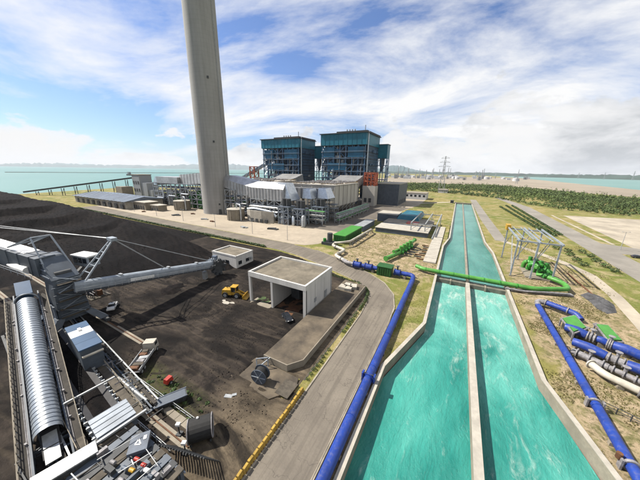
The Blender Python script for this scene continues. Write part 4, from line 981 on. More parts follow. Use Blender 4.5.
for (a,b,c,d) in ((x0,x1,y0,y0+.5),(x0,x1,y1-.5,y1),(x0,x0+.5,y0+.503,y1-.503),(x1-.5,x1,y0+.503,y1-.503)):
    mb = MB(); mb.box(a-.04,b+.04,c-(.04 if c == y0 else 0),d+(.04 if d == y1 else 0),H-1.4,H+.12); mb.build('parapet', 'white_wall', t)
for k in range(3):
    mb = MB(); mb.box(x0+6.4*k+1.2,x0+6.4*k+6.9,y0+.8,y0+8.0,H-.447,H-.43+.002*k); mb.build('roof_sheet', 'roof_gravel', t)
mb = MB(); mb.box(-43.2,-33.1,y0-1,y1-.4,.1,.22); mb.build('bay_floor', 'rust', t)
for (c, sz, m) in (((-41,62,2.2),(3,4,4),'steel_dark'),((-37.5,63,1.6),(2.4,3,3),'rust'),((-35.5,60,1.2),(2,3,2),'steel_blue')):
    mb = MB(); mb.cbox(c, *sz); mb.build('stored_plant', m, t)
for yy in (57.2, 62.6):
    mb = MB(); mb.box(x1+.003,x1+.02,yy,yy+.07,.1,H-1.42); mb.build('wall_joint', 'concrete_wet', t)
mb = MB(); mb.tube([(x1+.14,67.4,.2),(x1+.14,67.4,H-1.4)], .09, 8); mb.build('downpipe', 'galv', t)
mb = MB(); mb.box(x1+.003,x1+.12,62.9,64.5,1.7,4.0); mb.build('door', 'galv', t)
mb = MB(); mb.box(x1+.003,x1+.1,56.6,57.8,3.0,4.3); mb.build('vent', 'galv', t)
mb = MB(); mb.box(-51.8,-44.3,y0-.9,y1-.5,.1,.28); struct('concrete_apron', mb, 'concrete')
mb = MB(); mb.poly([(-51,53,.29),(-46.8,53,.29),(-46.8,60,.29),(-51,60,.29)]); mb.build('weed_patch', 'leaf_hedge').__setitem__('kind','structure')
mb = MB(); mb.box(-60,-53,70,82,.02,.10); struct('concrete_apron', mb, 'concrete')
x0,x1,y0,y1 = -90.5,-76.2,68.8,78.6
t = thing('yard_hut', 'small white flat-roofed hut beside the bucket wheel', 'hut', ((x0+x1)/2,(y0+y1)/2,0))
mb = MB(); mb.box(x0,x1,y0,y1,0,4.9); mb.build('wall', 'white_wall', t)
mb = MB(); mb.box(x0+.4,x1-.4,y0+.4,y1-.4,4.903,5.0); mb.build('roof', 'roof_gravel', t)
for (a,b,c,d) in ((x0,x1,y0,y0+.35),(x0,x1,y1-.35,y1),(x0,x0+.35,y0+.353,y1-.353),(x1-.35,x1,y0+.353,y1-.353)):
    mb = MB(); mb.box(a-.1,b+.1,c-.1,d+.1,4.905,5.5); mb.build('parapet', 'white_wall', t)
for k in range(2):
    mb = MB(); mb.box(x1+.003,x1+.1,y0+1.2+k*4.2,y0+3.0+k*4.2,1.4,2.9); mb.build('window', 'glass_dark', t)
    mb = MB(); mb.box(x0+3+k*5,x0+5+k*5,y0-.1,y0-.003,1.4,2.9); mb.build('window', 'glass_dark', t)
mb = MB(); mb.box(x1+.003,x1+.8,y0+5.2+2.4,y0+6.4+2.2,2.0,2.9); mb.build('air_conditioner', 'galv', t)
mb = MB(); mb.box(x0+1,x0+2.2,y0-.1,y0-.003,0,2.4); mb.build('door', 'slate', t)
# raised loading platform and ramp right of the building
t = thing('loading_platform', 'raised dusty concrete platform between the white building and the road', 'platform', (-27,55,0))
mb = MB(); mb.prism([(-31.6,34.2),(-25.6,34.2),(-23.6,37),(-23.6,77),(-31.6,78.5)], -.2, 1.7); mb.build('deck', 'dusty', t)
mb = MB(); mb.wall([(-31.6,34.05),(-25.5,34.05),(-23.45,36.9),(-23.45,77)], .2, -.2, 1.8); mb.build('edge_wall', 'concrete', t)
for k in range(4):
    mb = MB(); mb.cbox((-29.5+k*1.0,71.5+(k%2)*2.0,2.2),2.2,2.6,1.0,.1*k); mb.build('slab_stack', 'concrete_pale', t)
mb = MB(); mb.prism([(-34.5,27.5),(-24.5,27.0),(-21.5,31.0),(-22.4,33.5),(-33.5,33.8)], -.1, .44); struct('ramp_slab', mb, 'dusty')
mb = MB(); mb.box(-24.4,-21.6,28.6,32.2,.445,.52); mb.top('steel_grating', 'brown_grate', 'dark steel grating plate at the end of the yellow barrier row', 'grating')
mb = MB(); mb.ribbon([(-22.2,34,1.0,1.0),(-22.2,76,1.0,1.0)], .03); struct('drain_strip', mb, 'brown_grate')
for (cx, cy, r) in ((-57.5,46.6,.9),(-55.9,47.6,.6),(-59.2,47.4,.5)):
    mb = MB(); vs = []; 
    for k in range(9):
        a = 2*pi*k/9; vs.append((cx+r*cos(a)*random.uniform(.7,1.2)*1.5, cy+r*sin(a)*random.uniform(.7,1.1)))
    mb.prism(vs, 0, .35+.3*r); mb.top('rock', 'concrete_pale', 'pale broken concrete lump beside the yellow loader', 'rock', 'pale lumps beside the loader')
# yellow barriers
proto = thing('road_barrier', 'x', 'barrier'); mb = MB()
mb.hexa([(-.38,-.46,0),(.38,-.46,0),(.38,.46,0),(-.38,.46,0)],[(-.17,-.42,.85),(.17,-.42,.85),(.17,.42,.85),(-.17,.42,.85)]); mb.build('block', 'yellow_worn', proto)
mb = MB(); mb.box(-.42,.42,-.30,-.18,-.02,.25); mb.box(-.42,.42,.18,.30,-.02,.25); mb.build('foot', 'rust', proto)
for k in range(24):
    lab = 'worn yellow concrete block in the barrier row along the road'; p = (-20.25+random.uniform(-.06,.06), 31.3-k*1.02, .12)
    if k == 0: o = proto; o.location = p; tag(o, lab, 'barrier', 'yellow barrier row')
    else: o = dup(proto, p, random.uniform(-.06,.06), lab, 'yellow barrier row')

# ------------------------------------------------------------------ pipelines
def long_pipe(x, y0, y1, z, r, label, step, mat='pipe_blue'):
    t = thing('pipeline', label, 'pipeline', (x,(y0+y1)/2,0)); y = y0; k = 0
    while y < y1-.1:
        ye = min(y1, y+step); mb = MB(); mb.tube([(x,y+.02,z),(x,ye-.02,z)], r, 24, True); mb.build('pipe_section', mat, t)
        mb = MB(); mb.ring((x,ye,z),(0,1,0),r+.06,.14,24); mb.build('weld_collar', mat, t)
        mb = MB(); mb.box(x-r*1.1,x+r*1.1,y+step*.5-.3,y+step*.5+.3,-.3,z-r*.55); mb.build('support', 'concrete', t)
        y = ye
    return t
tl = long_pipe(-10.2, -30, 91.3, 1.05, .82, 'long thick blue pipeline beside the road and canal wall', 12.1)
for yy in (39.8,):
    for s in (-1,1):
        mb = MB(); mb.box(-10.2+s*1.15-.15,-10.2+s*1.15+.15,yy-.5,yy+.5,0,2.1); mb.build('clamp_post', 'pipe_blue', tl)
    mb = MB(); mb.ring((-10.2,yy,1.05),(0,1,0),1.02,.5,24); mb.build('clamp_ring', 'pipe_blue', tl)
    mb = MB(); mb.bar((-11.6,yy,2.0),(-9.0,yy,1.95),.14); mb.build('clamp_bar', 'steel_dark', tl)
mb = MB(); mb.wall([(-11.75,-60),(-11.75,70)], .14, .0, .26); mb.top('pipe_kerb', 'kerb', 'thin pale upstand strip between the road kerb and blue pipeline', 'kerb')
tr = long_pipe(26.6, 14, 92.6, 1.0, .72, 'long blue pipeline on the gravel bank beyond the canal', 13.1)
for yy in (54.2, 43.0):
    mb = MB(); mb.ring((26.6,yy,1.0),(0,1,0),.95,.4,20); mb.build('clamp_ring', 'grey_valve', tr)
    for s in (-1,1):
        mb = MB(); mb.box(26.6+s*1.05-.12,26.6+s*1.05+.12,yy-.4,yy+.4,0,1.7); mb.build('clamp_post', 'grey_valve', tr)
mb = MB(); mb.cyl((25.4,43.4,1.2),.35,.9,10); mb.build('relief_valve', 'rust', tr)
# pipe fence by the right pipeline
t = thing('pipe_rail', 'low dark pipe railing crossing the gravel beside the blue pipeline', 'railing', (30,54,0))
for k in range(6):
    mb = MB(); x = 28.0+k*1.5; y = 55-.62*k; mb.cyl((x,y,0),.09,1.3,8); mb.build('post', 'steel_dark', t)
for z in (.7,1.25):
    mb = MB(); mb.tube([(27.6,55.2,z),(36,51.7,z)], .07, 8); mb.build('rail', 'steel_dark', t)

# left valve line ------------------------------------------------------
Yv = 94.6
t = thing('valve_line', 'blue pipe elbow and valve train with green housing beside the road bend', 'pipework', (-22,Yv,0))
mb = MB(); mb.pipe([(-10.2,91.25,1.05),(-10.2,Yv,1.9),(-15.2,Yv,1.9)], .84, 2.4, 20); mb.build('elbow', 'pipe_blue', t)
segs = [(-17.6,-15.25,1.15,'pipe_blue'),(-26.5,-24.0,.85,'pipe_blue'),(-29.6,-26.55,1.25,'pipe_blue'),(-31.4,-29.65,.8,'pipe_blue'),(-34.6,-31.45,1.25,'pipe_blue')]
for a, b, r, m in segs:
    mb = MB(); mb.tube([(a,Yv,1.9),(b,Yv,1.9)], r, 18); mb.build('valve_body' if r > 1 else 'pipe_section', m, t)
    for e in (a+.12, b-.12):
        mb = MB(); mb.ring((e,Yv,1.9),(1,0,0),r+.25,.22,18); mb.build('flange', 'pipe_blue', t)
for x in (-16.4,-28.1,-33):
    mb = MB(); mb.cyl((x,Yv,2.9),.3,1.4,10); mb.ring((x,Yv,4.4),(0,0,1),.65,.12,14); mb.build('handwheel', 'steel_dark', t)
mb = MB(); mb.box(-24.0,-18.4,92.6,97.0,.0,3.6); mb.build('valve_house', 'green_dark', t)
mb = MB(); mb.box(-24.2,-18.2,92.4,97.2,3.603,3.85); mb.build('valve_house_roof', 'green_dark', t)
for k in range(6):
    mb = MB(); mb.box(-23.6+k*.9,-23.1+k*.9,92.45,92.597,.4,3.2); mb.build('louvre', 'green_dark', t)
for x in (-13.5,-26,-31):
    mb = MB(); mb.box(x-.5,x+.5,Yv-1,Yv+1,0,1.1); mb.build('plinth', 'concrete', t)
mb = MB(); mb.pipe([(-34.6,Yv,1.9),(-38,Yv+.6,1.7),(-40.5,97.5,1.5)], .75, 2, 14); mb.build('tail_pipe', 'grey_valve', t)
# cream pipes with zig-zag bends
t = thing('cream_pipe', 'zig-zag cream pipe between the blue valves and dark generator', 'pipe', (-46,105,0))
mb = MB(); mb.pipe([(-38.5,96.6,1.5),(-46.5,101.5,1.5),(-45.8,111.5,1.5),(-54.5,115.5,1.5),(-55.2,118.5,1.5)], .75, 1.8, 14); mb.build('pipe_run', 'pipe_cream', t)
for (x,y) in ((-43,99.3),(-46.1,106.5),(-50,113.5)):
    mb = MB(); mb.box(x-.5,x+.5,y-.5,y+.5,0,.8); mb.build('support', 'concrete', t)
for (x,y,d) in ((-42,98.7,(-8,4.9,0)),(-46.3,104.5,(.1,1,0)),(-52,114.3,(-8.7,4,0))):
    mb = MB(); mb.ring((x,y,1.5),d,1.0,.25,14); mb.build('flange', 'grey_valve', t)
t = thing('cream_pipe', 'raised cream pipe on trestles running beside the green container', 'pipe', (-48,140,0))
mb = MB(); mb.pipe([(-54.5,117.5,2.4),(-50.5,118.5,3.0),(-47.6,123,3.0),(-46.6,158,3.0),(-46.6,160.5,.2)], .62, 1.5, 14); mb.build('pipe_run', 'pipe_cream', t)
for k in range(7):
    y = 124+k*5.4; mb = MB()
    for s in (-.9,.9): mb.bar((-47.3+s,y,0),(-47.3+s*.6,y,2.4),.3)
    mb.bar((-48.3,y,2.35),(-46.3,y,2.35),.3); mb.bar((-48.1,y,.3),(-46.5,y,2.2),.18); mb.build('trestle', 'grey_valve', t)
# green container, generator
t = thing('green_container', 'long bright green louvred enclosure beside the cream pipe', 'enclosure', (-55.5,140,0))
mb = MB(); mb.box(-59,-52,125.5,154,.3,4.5); mb.build('body', 'pump_green', t)
mb = MB(); mb.box(-59.3,-51.7,125.2,154.3,4.503,4.8); mb.build('roof', 'green_box', t)
for k in range(18):
    y = 126.5+k*1.5; mb = MB(); mb.box(-51.997,-51.8,y,y+.8,.9,3.9); mb.build('louvre', 'green_dark', t)
for k in range(5):
    x = -58.4+k*1.3; mb = MB(); mb.box(x,x+.8,125.2,125.497,.9,3.9); mb.build('louvre', 'green_dark', t)
t = thing('generator_stack', 'dark upright generator stack at the end of the green container', 'generator', (-59.5,121,0))
mb = MB(); mb.tube([(-59,121,.4),(-59,121,6.5)], 1.5, 16); mb.build('stack', 'steel_dark', t)
mb = MB(); mb.box(-63,-56.5,118.6,123.6,0,1.6); mb.build('skid', 'steel_dark', t)
mb = MB(); mb.cyl((-61.7,120,1.603),.9,1.8,12); mb.build('filter', 'pump_green', t)
t = thing('grey_container', 'low grey roofed shed beyond the green container', 'shed', (-56,172,0))
mb = MB(); mb.box(-59,-53,159,186,0,3.6); mb.build('body', 'steel_blue', t)
mb = MB(); mb.box(-59.4,-52.6,158.6,186.4,3.603,3.9); mb.build('roof', 'galv', t)
# left green pump line
def flanged(t, pts, r, mat, fl='pump_green', bend=None):
    mb = MB(); mb.pipe(pts, r, bend, 14); mb.build('pipe_run', mat, t)
    for i in (0, len(pts)-1):
        j = 1 if i == 0 else len(pts)-2; d = Vector(pts[j])-Vector(pts[i]); mb = MB(); mb.ring(Vector(pts[i])+d.normalized()*.15, d, r+.28, .26, 14); mb.build('flange', fl, t)
t = thing('pump_set', 'green pumps and pipe standing between the basin and blue valves', 'pump', (-21,125,0))
flanged(t, [(-24.6,109,1.6),(-20.8,122,1.6)], .95, 'pipe_green'); flanged(t, [(-23.0,117,3.0),(-19.5,129,3.0)], .5, 'pipe_green')
for k in range(4):
    y = 122+k*4.2; x = -20.6+k*.75
    mb = MB(); mb.tube([(x-2.0,y,1.8),(x+1.4,y+.8,1.8)], [1.1,1.35], 14); mb.build('pump_body', 'pump_green', t)
    mb = MB(); mb.cyl((x,y+.3,2.6), .9, 2.2, 12); mb.build('motor', 'pipe_green', t)
    mb = MB(); mb.ring((x-.2,y+.1,1.8),(1,.2,0),1.6,.25,14); mb.build('flange', 'pump_green', t)
    mb = MB(); mb.box(x-2.2,x+1.6,y-1.2,y+1.4,0,.7); mb.build('plinth', 'concrete', t)
    mb = MB(); mb.bar((x+1.6,y+.8,1.6),(x+5.5,y+.2,1.2),.5); mb.build('branch_pipe', 'steel_dark', t)
flanged(t, [(-19.0,136,2.0),(-18.0,149,2.0)], .8, 'pipe_green')
# basin with deck
t = thing('basin', 'low concrete pump basin with pale deck behind the green pumps', 'basin', (-30,188,0))
mb = MB(); mb.box(-46,-13,165,213,0,3.0); mb.build('basin_wall', 'slate', t)
mb = MB(); mb.box(-46.4,-12.6,164.6,182,3.003,3.3); mb.build('deck', 'concrete_pale', t)
mb = MB(); mb.box(-46.4,-12.6,186,213.4,3.003,3.3); mb.build('deck', 'concrete', t)
mb = MB(); mb.box(-30,-22,188,196,3.303,3.9); mb.build('hatch', 'red', t)
mb = MB(); mb.box(-56,-40,204,222,0,6); mb.build('valve_block', 'slate', t); mb = MB(); mb.box(-56.4,-39.6,203.6,222.4,6.003,6.5); mb.build('valve_block_roof', 'concrete_pale', t)
t = thing('tank_cover', 'turquoise blue sheeted tank cover on the concrete basin', 'cover', (-32,214,3))
mb = MB(); mb.add([(-40,203,3.31),(-23,203,3.31),(-23,240,3.31),(-40,240,3.31),(-38.5,204.5,6.6),(-24.5,204.5,6.6),(-25,238,6.2),(-38,238,6.2)], [(0,3,2,1),(4,5,6,7),(0,1,5,4),(1,2,6,5),(2,3,7,6),(3,0,4,7)]); mb.build('cover_sheet', 'blue_sheet', t)
for k in range(6): mb = MB(); mb.box(-38.3,-24.7,206+k*5.8,206.3+k*5.8,6.55-.06*k,6.72-.06*k); mb.build('cover_rib', 'blue_sheet', t)
# steel gantry over the left pumps
def gantry(label, x0, x1, y0, y1, h, w, mids, mat='galv', extra=True):
    t = thing('gantry', label, 'gantry', ((x0+x1)/2,(y0+y1)/2,0))
    xs = [x0]+mids+[x1]
    for x in xs:
        for y in (y0,y1):
            mb = MB(); mb.box(x-w/2,x+w/2,y-w/2,y+w/2,0,h); mb.build('leg', mat, t)
            mb = MB(); mb.box(x-w,x+w,y-w,y+w,-.1,.4); mb.build('footing', 'concrete', t)
        mb = MB(); mb.box(x-w*.45,x+w*.45,y0-2,y1+2,h+.003,h+w*1.3); mb.build('cross_beam', mat, t)
    for y in (y0,y1):
        mb = MB(); mb.box(x0-.6,x1+.6,y-w*.45,y+w*.45,h-w*1.1,h-.003); mb.build('rail_beam', mat, t)
        for a, b in zip(xs, xs[1:]):
            mb = MB(); mb.bar((a,y+.05,h*.45),(a+(b-a)*.5,y+.05,h-w*1.2),w*.45); mb.build('brace', mat, t)
    if extra:
        n = 7
        for k in range(n):
            y = y0+(y1-y0)*(k+.5)/n; mb = MB(); mb.box(x0+w*.6,x1-w*.6,y-.2,y+.2,h+.1,h+.5); mb.build('purlin', 'steel_pale', t)
    return t
gantry('slim steel gantry frame over the concrete basin', -23.5,-8.5,168,212,8.0,.55,[-15],'galv',False)
t = thing('pipe_walkway', 'pale concrete walkway strip along the canal beside the pumps', 'walkway', (-7,160,0))
for k in range(14):
    y = 118+k*6.2; mb = MB(); mb.box(-9.6,-4.3,y+.05,y+6.1,0,.55+.02*(k%3)); mb.build('slab', 'concrete_pale', t)
    if k > 6: mb = MB(); mb.tube([(-9.9,y,.9),(-9.9,y+6,.9)], .35, 10); mb.build('pipe_section', 'galv', t)
for k in range(9):
    mb = MB(); y = 121+k*3.1; mb.cbox((-12+random.uniform(-1,1),y,.3),random.uniform(2,5),.35,.5,random.uniform(-.3,.3)); mb.top('pipe_length', 'steel_dark' if k%2 else 'rust', 'loose dark pipe length beside the green pumps' if k%2 else 'loose rusty pipe length beside the green pumps', 'pipe', 'loose dark pipes' if k%2 else 'loose rusty pipes')
# green pipe bridge across the canal
t = thing('green_pipe', 'bright green pipe crossing over the canal to the right bank', 'pipe', (10,104.3,0))
run = [(-11,106.5,1.7),(-8,104.3,1.7),(28,104.6,1.7),(38.5,110.5,1.7),(38.5,116,1.7),(35,119.5,1.8)]
mb = MB(); mb.pipe(run, .78, 1.6, 16); mb.build('pipe_run', 'pipe_green', t)
mb = MB(); mb.tube([(-9,106.0,1.2),(27,106.0,1.2)], .28, 10); mb.build('conduit', 'grey_valve', t)
for x in (-7,-2,3,8,13,18,23):
    mb = MB(); mb.ring((x,104.4,1.7),(1,0,0),.92,.2,14); mb.build('flange', 'pump_green', t)
for x in (-3.0,8,20.4):
    mb = MB(); mb.box(x-.35,x+.35,103.6,106.4,-.44,1.0); mb.build('saddle', 'concrete', t)
mb = MB(); mb.bar((-3,106.3,.55),(21,106.3,.55),.4,.9); mb.build('support_beam', 'steel_dark', t)
mb = MB(); mb.bar((21,102.8,.5),(39,108.5,.5),1.6,.5); mb.build('skid', 'grey_valve', t)
mb = MB(); mb.tube([(19.5,102.3,.9),(25,102.5,.9),(30,104.8,.9),(38,107.6,.9)], .35, 10); mb.build('conduit', 'grey_valve', t)
# right gantry crane and pumps
t = gantry('tall grey steel gantry over the green pumps on the right bank', 23.4,36.2,119.5,145,15,.46,[29.7],'steel_pale',False)
mb = MB(); mb.box(22.6,24.2,143.4,147.4,14.2,16.6); mb.build('hoist', 'yellow', t)
for k in range(4):
    x = 25+k*2.9; mb = MB(); mb.box(x,x+.22,120,145,15.62,15.9); mb.build('hoist_rail', 'steel_pale', t)
for (a,b) in (((23.4,119.5,1),(23.4,132,14)),((36.2,145,1),(36.2,132,14)),((29.7,119.5,14),(23.4,132,15))):
    mb = MB(); mb.bar(a,b,.28); mb.build('tie', 'galv', t)
t = thing('pump_set', 'bunch of bright green pumps and elbows under the tall gantry', 'pump', (34,126,0))
for k in range(4):
    x, y = 31.2+k*1.3, 131-k*2.3
    mb = MB(); mb.pipe([(x-1.6,y+1.5,.6),(x-1.4,y+1.2,3.6-.2*k),(x+1.4,y-.6,3.6-.2*k),(x+1.8,y-1,.6)], .85, 1.5, 14); mb.build('elbow', 'pump_green' if k%2 else 'pipe_green', t)
    mb = MB(); mb.cyl((x,y+.6,4.1),.75,1.8,12); mb.build('motor', 'pump_green', t)
    mb = MB(); mb.ring((x,y+.4,3.2),(1,-.5,0),1.3,.25,14); mb.build('flange', 'pump_green', t)
for k in range(3):
    mb = MB(); mb.pipe([(32.5+k*1.4,123.5-k*.9,1.0),(35+k*.9,121.5-k*.8,1.9),(38.2,117.4-k*.7,1.8)], .6, 1.2, 12); mb.build('branch_pipe', 'pipe_green', t)
mb = MB(); mb.box(28.5,38.5,120,133,0,.5); mb.build('plinth', 'concrete', t)
mb = MB(); mb.tube([(44.8,134,.3),(45.6,113,.3)], .25, 8); mb.top('pipe_length', 'rust', 'long rusty pipe lying on the bank beside the grey tarpaulin', 'pipe')
# tarpaulin
c = G(600,303,.4)
mb = MB(); poly = [G(x,y) for x,y in ((580,295),(589,292),(603,298),(614,305),(617,313),(607,314),(597,309),(590,302))]
cx = sum(p.x for p in poly)/8; cy = sum(p.y for p in poly)/8; vs = []; fs = []
for r in range(7):
    k = 1-r/6.5
    for p in poly:
        for q in range(3):
            nx_ = poly[(poly.index(p)+1)%8]; pp = p.lerp(nx_, q/3); vs.append((cx+(pp.x-cx)*k, cy+(pp.y-cy)*k, .05+1.0*(1-k)**.5*(1+.9*fbm(cx+(pp.x-cx)*k,cy+(pp.y-cy)*k,.9))*(1 if r else 0)))
n = 24
for r in range(6):
    for k in range(n): fs.append((r*n+k, r*n+(k+1)%n, (r+1)*n+(k+1)%n, (r+1)*n+k))
fs.append(tuple(6*n+k for k in range(n)))
mb.add(vs, fs, True); mb.top('tarpaulin', 'cloth_grey', 'wrinkled grey tarpaulin spread over a low mound on the bank', 'tarpaulin')
# right valve station
t = thing('blue_header', 'short blue pipe header joining the right-hand pipeline by a grey elbow', 'pipe', (30,91,0))
mb = MB(); mb.pipe([(26.6,92.5,1.0),(26.6,94.6,1.6),(28.6,94.4,1.7)], .74, 1.6, 14); mb.build('elbow', 'grey_valve', t)
mb = MB(); mb.pipe([(28.6,94.4,1.7),(32.6,91.8,1.7),(34.6,90.4,1.6),(35.2,88.8,.9)], .8, 1.5, 16); mb.build('pipe_run', 'pipe_blue', t)
for (p,d) in (((28.7,94.35,1.7),(1,-.6,0)),((33,91.5,1.7),(1,-.6,0))):
    mb = MB(); mb.ring(p,d,1.05,.25,16); mb.build('flange', 'grey_valve', t)
def valve_row(label, A, B, mats, rad, name='valve_row'):
    A, B = Vector(A), Vector(B); d = (B-A).normalized(); t = thing(name, label, 'pipework', ((A.x+B.x)/2,(A.y+B.y)/2,0)); Ln = (B-A).length; s = 0
    tot = sum(m[1] for m in mats)
    for m, w, r in mats:
        p, q = A+d*(s/tot*Ln), A+d*((s+w)/tot*Ln)
        if m == 'grey_valve':
            mb = MB(); mb.tube([p,q], r, 14); mb.build('valve_body', m, t)
            for u in (.15,.5,.85):
                mb = MB(); mb.ring(p.lerp(q,u), d, r+.35, .22, 14); mb.build('flange', m, t)
            c = p.lerp(q,.5); mb = MB(); mb.cyl((c.x,c.y,c.z+r*.8), .3, 1.3, 8); mb.ring((c.x,c.y,c.z+r*.8+1.35),(0,0,1),.6,.12,12); mb.build('handwheel', 'grey_valve', t)
        else:
            side = Vector((-d.y,d.x,0)); k = .35*(q-p).length
            mb = MB(); mb.tube([p, p.lerp(q,.25)+Vector((0,0,.15)), p.lerp(q,.5)+Vector((0,0,.25)), p.lerp(q,.75)+Vector((0,0,.15)), q], [r*.95,r,r*1.05,r,r*.95], 18); mb.build('pipe_section', m, t)
            c = p.lerp(q,.5); mb = MB(); mb.box(c.x-.6,c.x+.6,c.y-.5,c.y+.5,0,c.z-r*.6); mb.build('plinth', 'concrete', t)
        s += w
    return t
valve_row('row of thick blue pipes and grey valves beside the green panels', (29.6,80.6,1.6), (40.6,74.6,1.6), [('pipe_blue',3.6,1.05),('grey_valve',1.6,.9),('pipe_blue',1.6,.8),('grey_valve',.9,.9),('pipe_blue',4.0,1.1)], 1)
valve_row('row of thick blue pipes and grey valves beside the cream pipe', (29.2,73.9,1.5), (41.5,66.5,1.5), [('pipe_blue',4.2,1.0),('grey_valve',2.4,.85),('pipe_blue',4.6,1.1)], 1)
t = valve_row('grey valve cluster with open steel rings beside the cream pipe stub', (28.0,70.2,1.2), (36.5,64.8,1.2), [('grey_valve',4,.7),('grey_valve',3,.55)], 1)
for k in range(2):
    mb = MB(); c = Vector((27.2+k*.9,70.3-k*.9,1.0)); pts = [c+Vector((cos(a)*.9*.55, -cos(a)*.35, sin(a)*.9)) for a in [2*pi*i/16 for i in range(17)]]; mb.tube(pts, .09, 6, False); mb.build('steel_ring', 'steel_dark', t)
t = thing('cream_pipe', 'thick cream pipe stub with open end beside the blue pipeline', 'pipe', (32,63,0))
mb = MB(); mb.pipe([(29.8,66.0,1.5),(31.0,63.6,1.4),(35.2,61.4,1.3)], .7, 1.2, 18); mb.build('pipe_run', 'pipe_cream', t)
mb = MB(); mb.ring((29.8,66.0,1.5),(1,-2,0),1.0,.2,18); mb.build('collar', 'pipe_cream', t)
for k in range(3):
    mb = MB(); mb.ring((35.0+k*.5,61.5-k*.28,1.3),(1,-.5,0),1.2,.2,18); mb.build('flange', 'grey_valve', t)
mb = MB(); mb.pipe([(36.3,60.8,1.3),(38.4,59.6,1.3),(40.5,57.6,1.2)], .62, 1.2, 16); mb.build('pipe_run', 'pipe_cream', t)
for x,y in ((33,62.6),(38.8,59.3)):
    mb = MB(); mb.box(x-.5,x+.5,y-.5,y+.5,0,.7); mb.build('plinth', 'concrete', t)
for i, (a, lab) in enumerate((([(563,318),(575,315),(586,327),(574,331)],'bright green flat valve cover in a grey frame nearer the blue pipeline'),([(597,324),(608,325),(622,340),(609,339)],'bright green flat valve cover in a grey frame nearer the tarpaulin'))):
    P = [G(x,y,2.6) for x,y in a]; t = thing('valve_cover', lab, 'cover', (P[0].x,P[0].y,0))
    mb = MB(); mb.prism([(p.x,p.y) for p in P], 2.35, 2.6); mb.build('cover_plate', 'green_box', t)
    mb = MB(); cx = sum(p.x for p in P)/4; cy = sum(p.y for p in P)/4
    mb.prism([(cx+(p.x-cx)*.92, cy+(p.y-cy)*.92) for p in P], .1, 2.34); mb.build('housing', 'steel_dark', t)
    for j in range(4):
        p, q = P[j], P[(j+1)%4]; mb = MB(); mb.bar((cx+(p.x-cx)*1.12,cy+(p.y-cy)*1.12,2.2),(cx+(q.x-cx)*1.12,cy+(q.y-cy)*1.12,2.2),.3); mb.build('frame_bar', 'grey_valve', t)
        mb = MB(); mb.box(cx+(p.x-cx)*1.12-.15,cx+(p.x-cx)*1.12+.15,cy+(p.y-cy)*1.12-.15,cy+(p.y-cy)*1.12+.15,0,2.3); mb.build('frame_post', 'grey_valve', t)
for k in range(14):
    x, y = random.uniform(28.5,43), random.uniform(60,92); mb = MB(); mb.cbox((x,y,.2),random.uniform(.4,1.6),random.uniform(.2,.5),.35,random.uniform(0,3)); mb.top('steel_offcut', 'grey_valve', 'small grey steel offcut lying among the valves', 'offcut', 'steel offcuts among the valves')
# extra green pieces under the right gantry
t = [o for o in C.objects if o.name == 'pump_set.001'][0]
for k in range(7):
    x, y, z = 30.5+random.uniform(0,6), 121+random.uniform(0,10), random.uniform(2.2,5.4)
    mb = MB(); a = random.random()*6.28; r = random.uniform(.35,.7); mb.pipe([(x-1.6*cos(a),y-1.6*sin(a),z-1.4),(x-.9*cos(a),y-.9*sin(a),z),(x+1.2*cos(a),y+1.2*sin(a),z),(x+1.5*cos(a),y+1.5*sin(a),z-1.6)], r, .9, 10); mb.build('branch_pipe', 'pipe_green' if k%2 else 'pump_green', t)
    mb = MB(); mb.ring((x,y,z),(cos(a),sin(a),0),r+.22,.18,12); mb.build('flange', 'pump_green', t)
    mb = MB(); mb.cyl((x,y,.4),.14,z-.4,8); mb.build('prop', 'steel_dark', t)

# ------------------------------------------------------------------ bucket wheel reclaimer
t = thing('reclaimer', 'blue grey bucket wheel stacker reclaimer with long boom over the coal yard', 'reclaimer', (-82,20,0))
R0, T0 = Vector((-79.6,20.5,11.6)), Vector((-77.6,58.5,5.4))
d = (T0-R0).normalized(); sd = d.cross(Vector((0,0,1))).normalized(); up = sd.cross(d)
mb = MB(); n = 24; vs = []; fs = []                                        # boom girder, rounded top
prof = [(-1.1,-1.35),(1.1,-1.35),(1.1,.35),(.85,.9),(.35,1.15),(-.35,1.15),(-.85,.9),(-1.1,.35)]
for e in (R0, T0):
    for a, b in prof: vs.append(e + sd*a + up*b)
for k in range(8): fs.append((k,(k+1)%8,(k+1)%8+8,k+8))
fs += [tuple(reversed(range(8))), tuple(range(8,16))]; mb.add(vs, fs); mb.build('boom', 'steel_pale', t)
for s in (-1, 1):
    mb = MB(); mb.bar(R0+sd*s*1.65-up*1.2, T0+sd*s*1.65-up*1.2, 1.0, .12); mb.build('boom_walkway', 'steel_dark', t)
    mb = MB()
    for h in (-.9,-.4): mb.bar(R0+sd*s*2.1+up*(h+.3), T0+sd*s*2.1+up*(h+.3), .06)
    for k in range(26): p = R0.lerp(T0, k/25)+sd*s*2.1; mb.bar(p-up*1.2, p-up*.05, .06)
    mb.build('handrail', 'galv', t)
for k in range(13):
    p = R0.lerp(T0, (k+.5)/13); mb = MB(); mb.bar(p-d*.12-up*.2, p+d*.12-up*.45, 2.35, 1.85); mb.build('boom_rib', 'steel_pale', t)
for k in (3,7,10): 
    p = R0.lerp(T0, k/12)+up*1.2; mb = MB(); mb.cbox(p, 1.1, .7, .5, .1); mb.build('boom_box', 'galv', t)
p = R0.lerp(T0,.38)-sd*-1.5; mb = MB(); mb.bar(R0.lerp(T0,.30)+sd*1.25-up*.5, R0.lerp(T0,.46)+sd*1.25-up*.5, .12, .9); mb.build('name_board', 'white_paint', t)
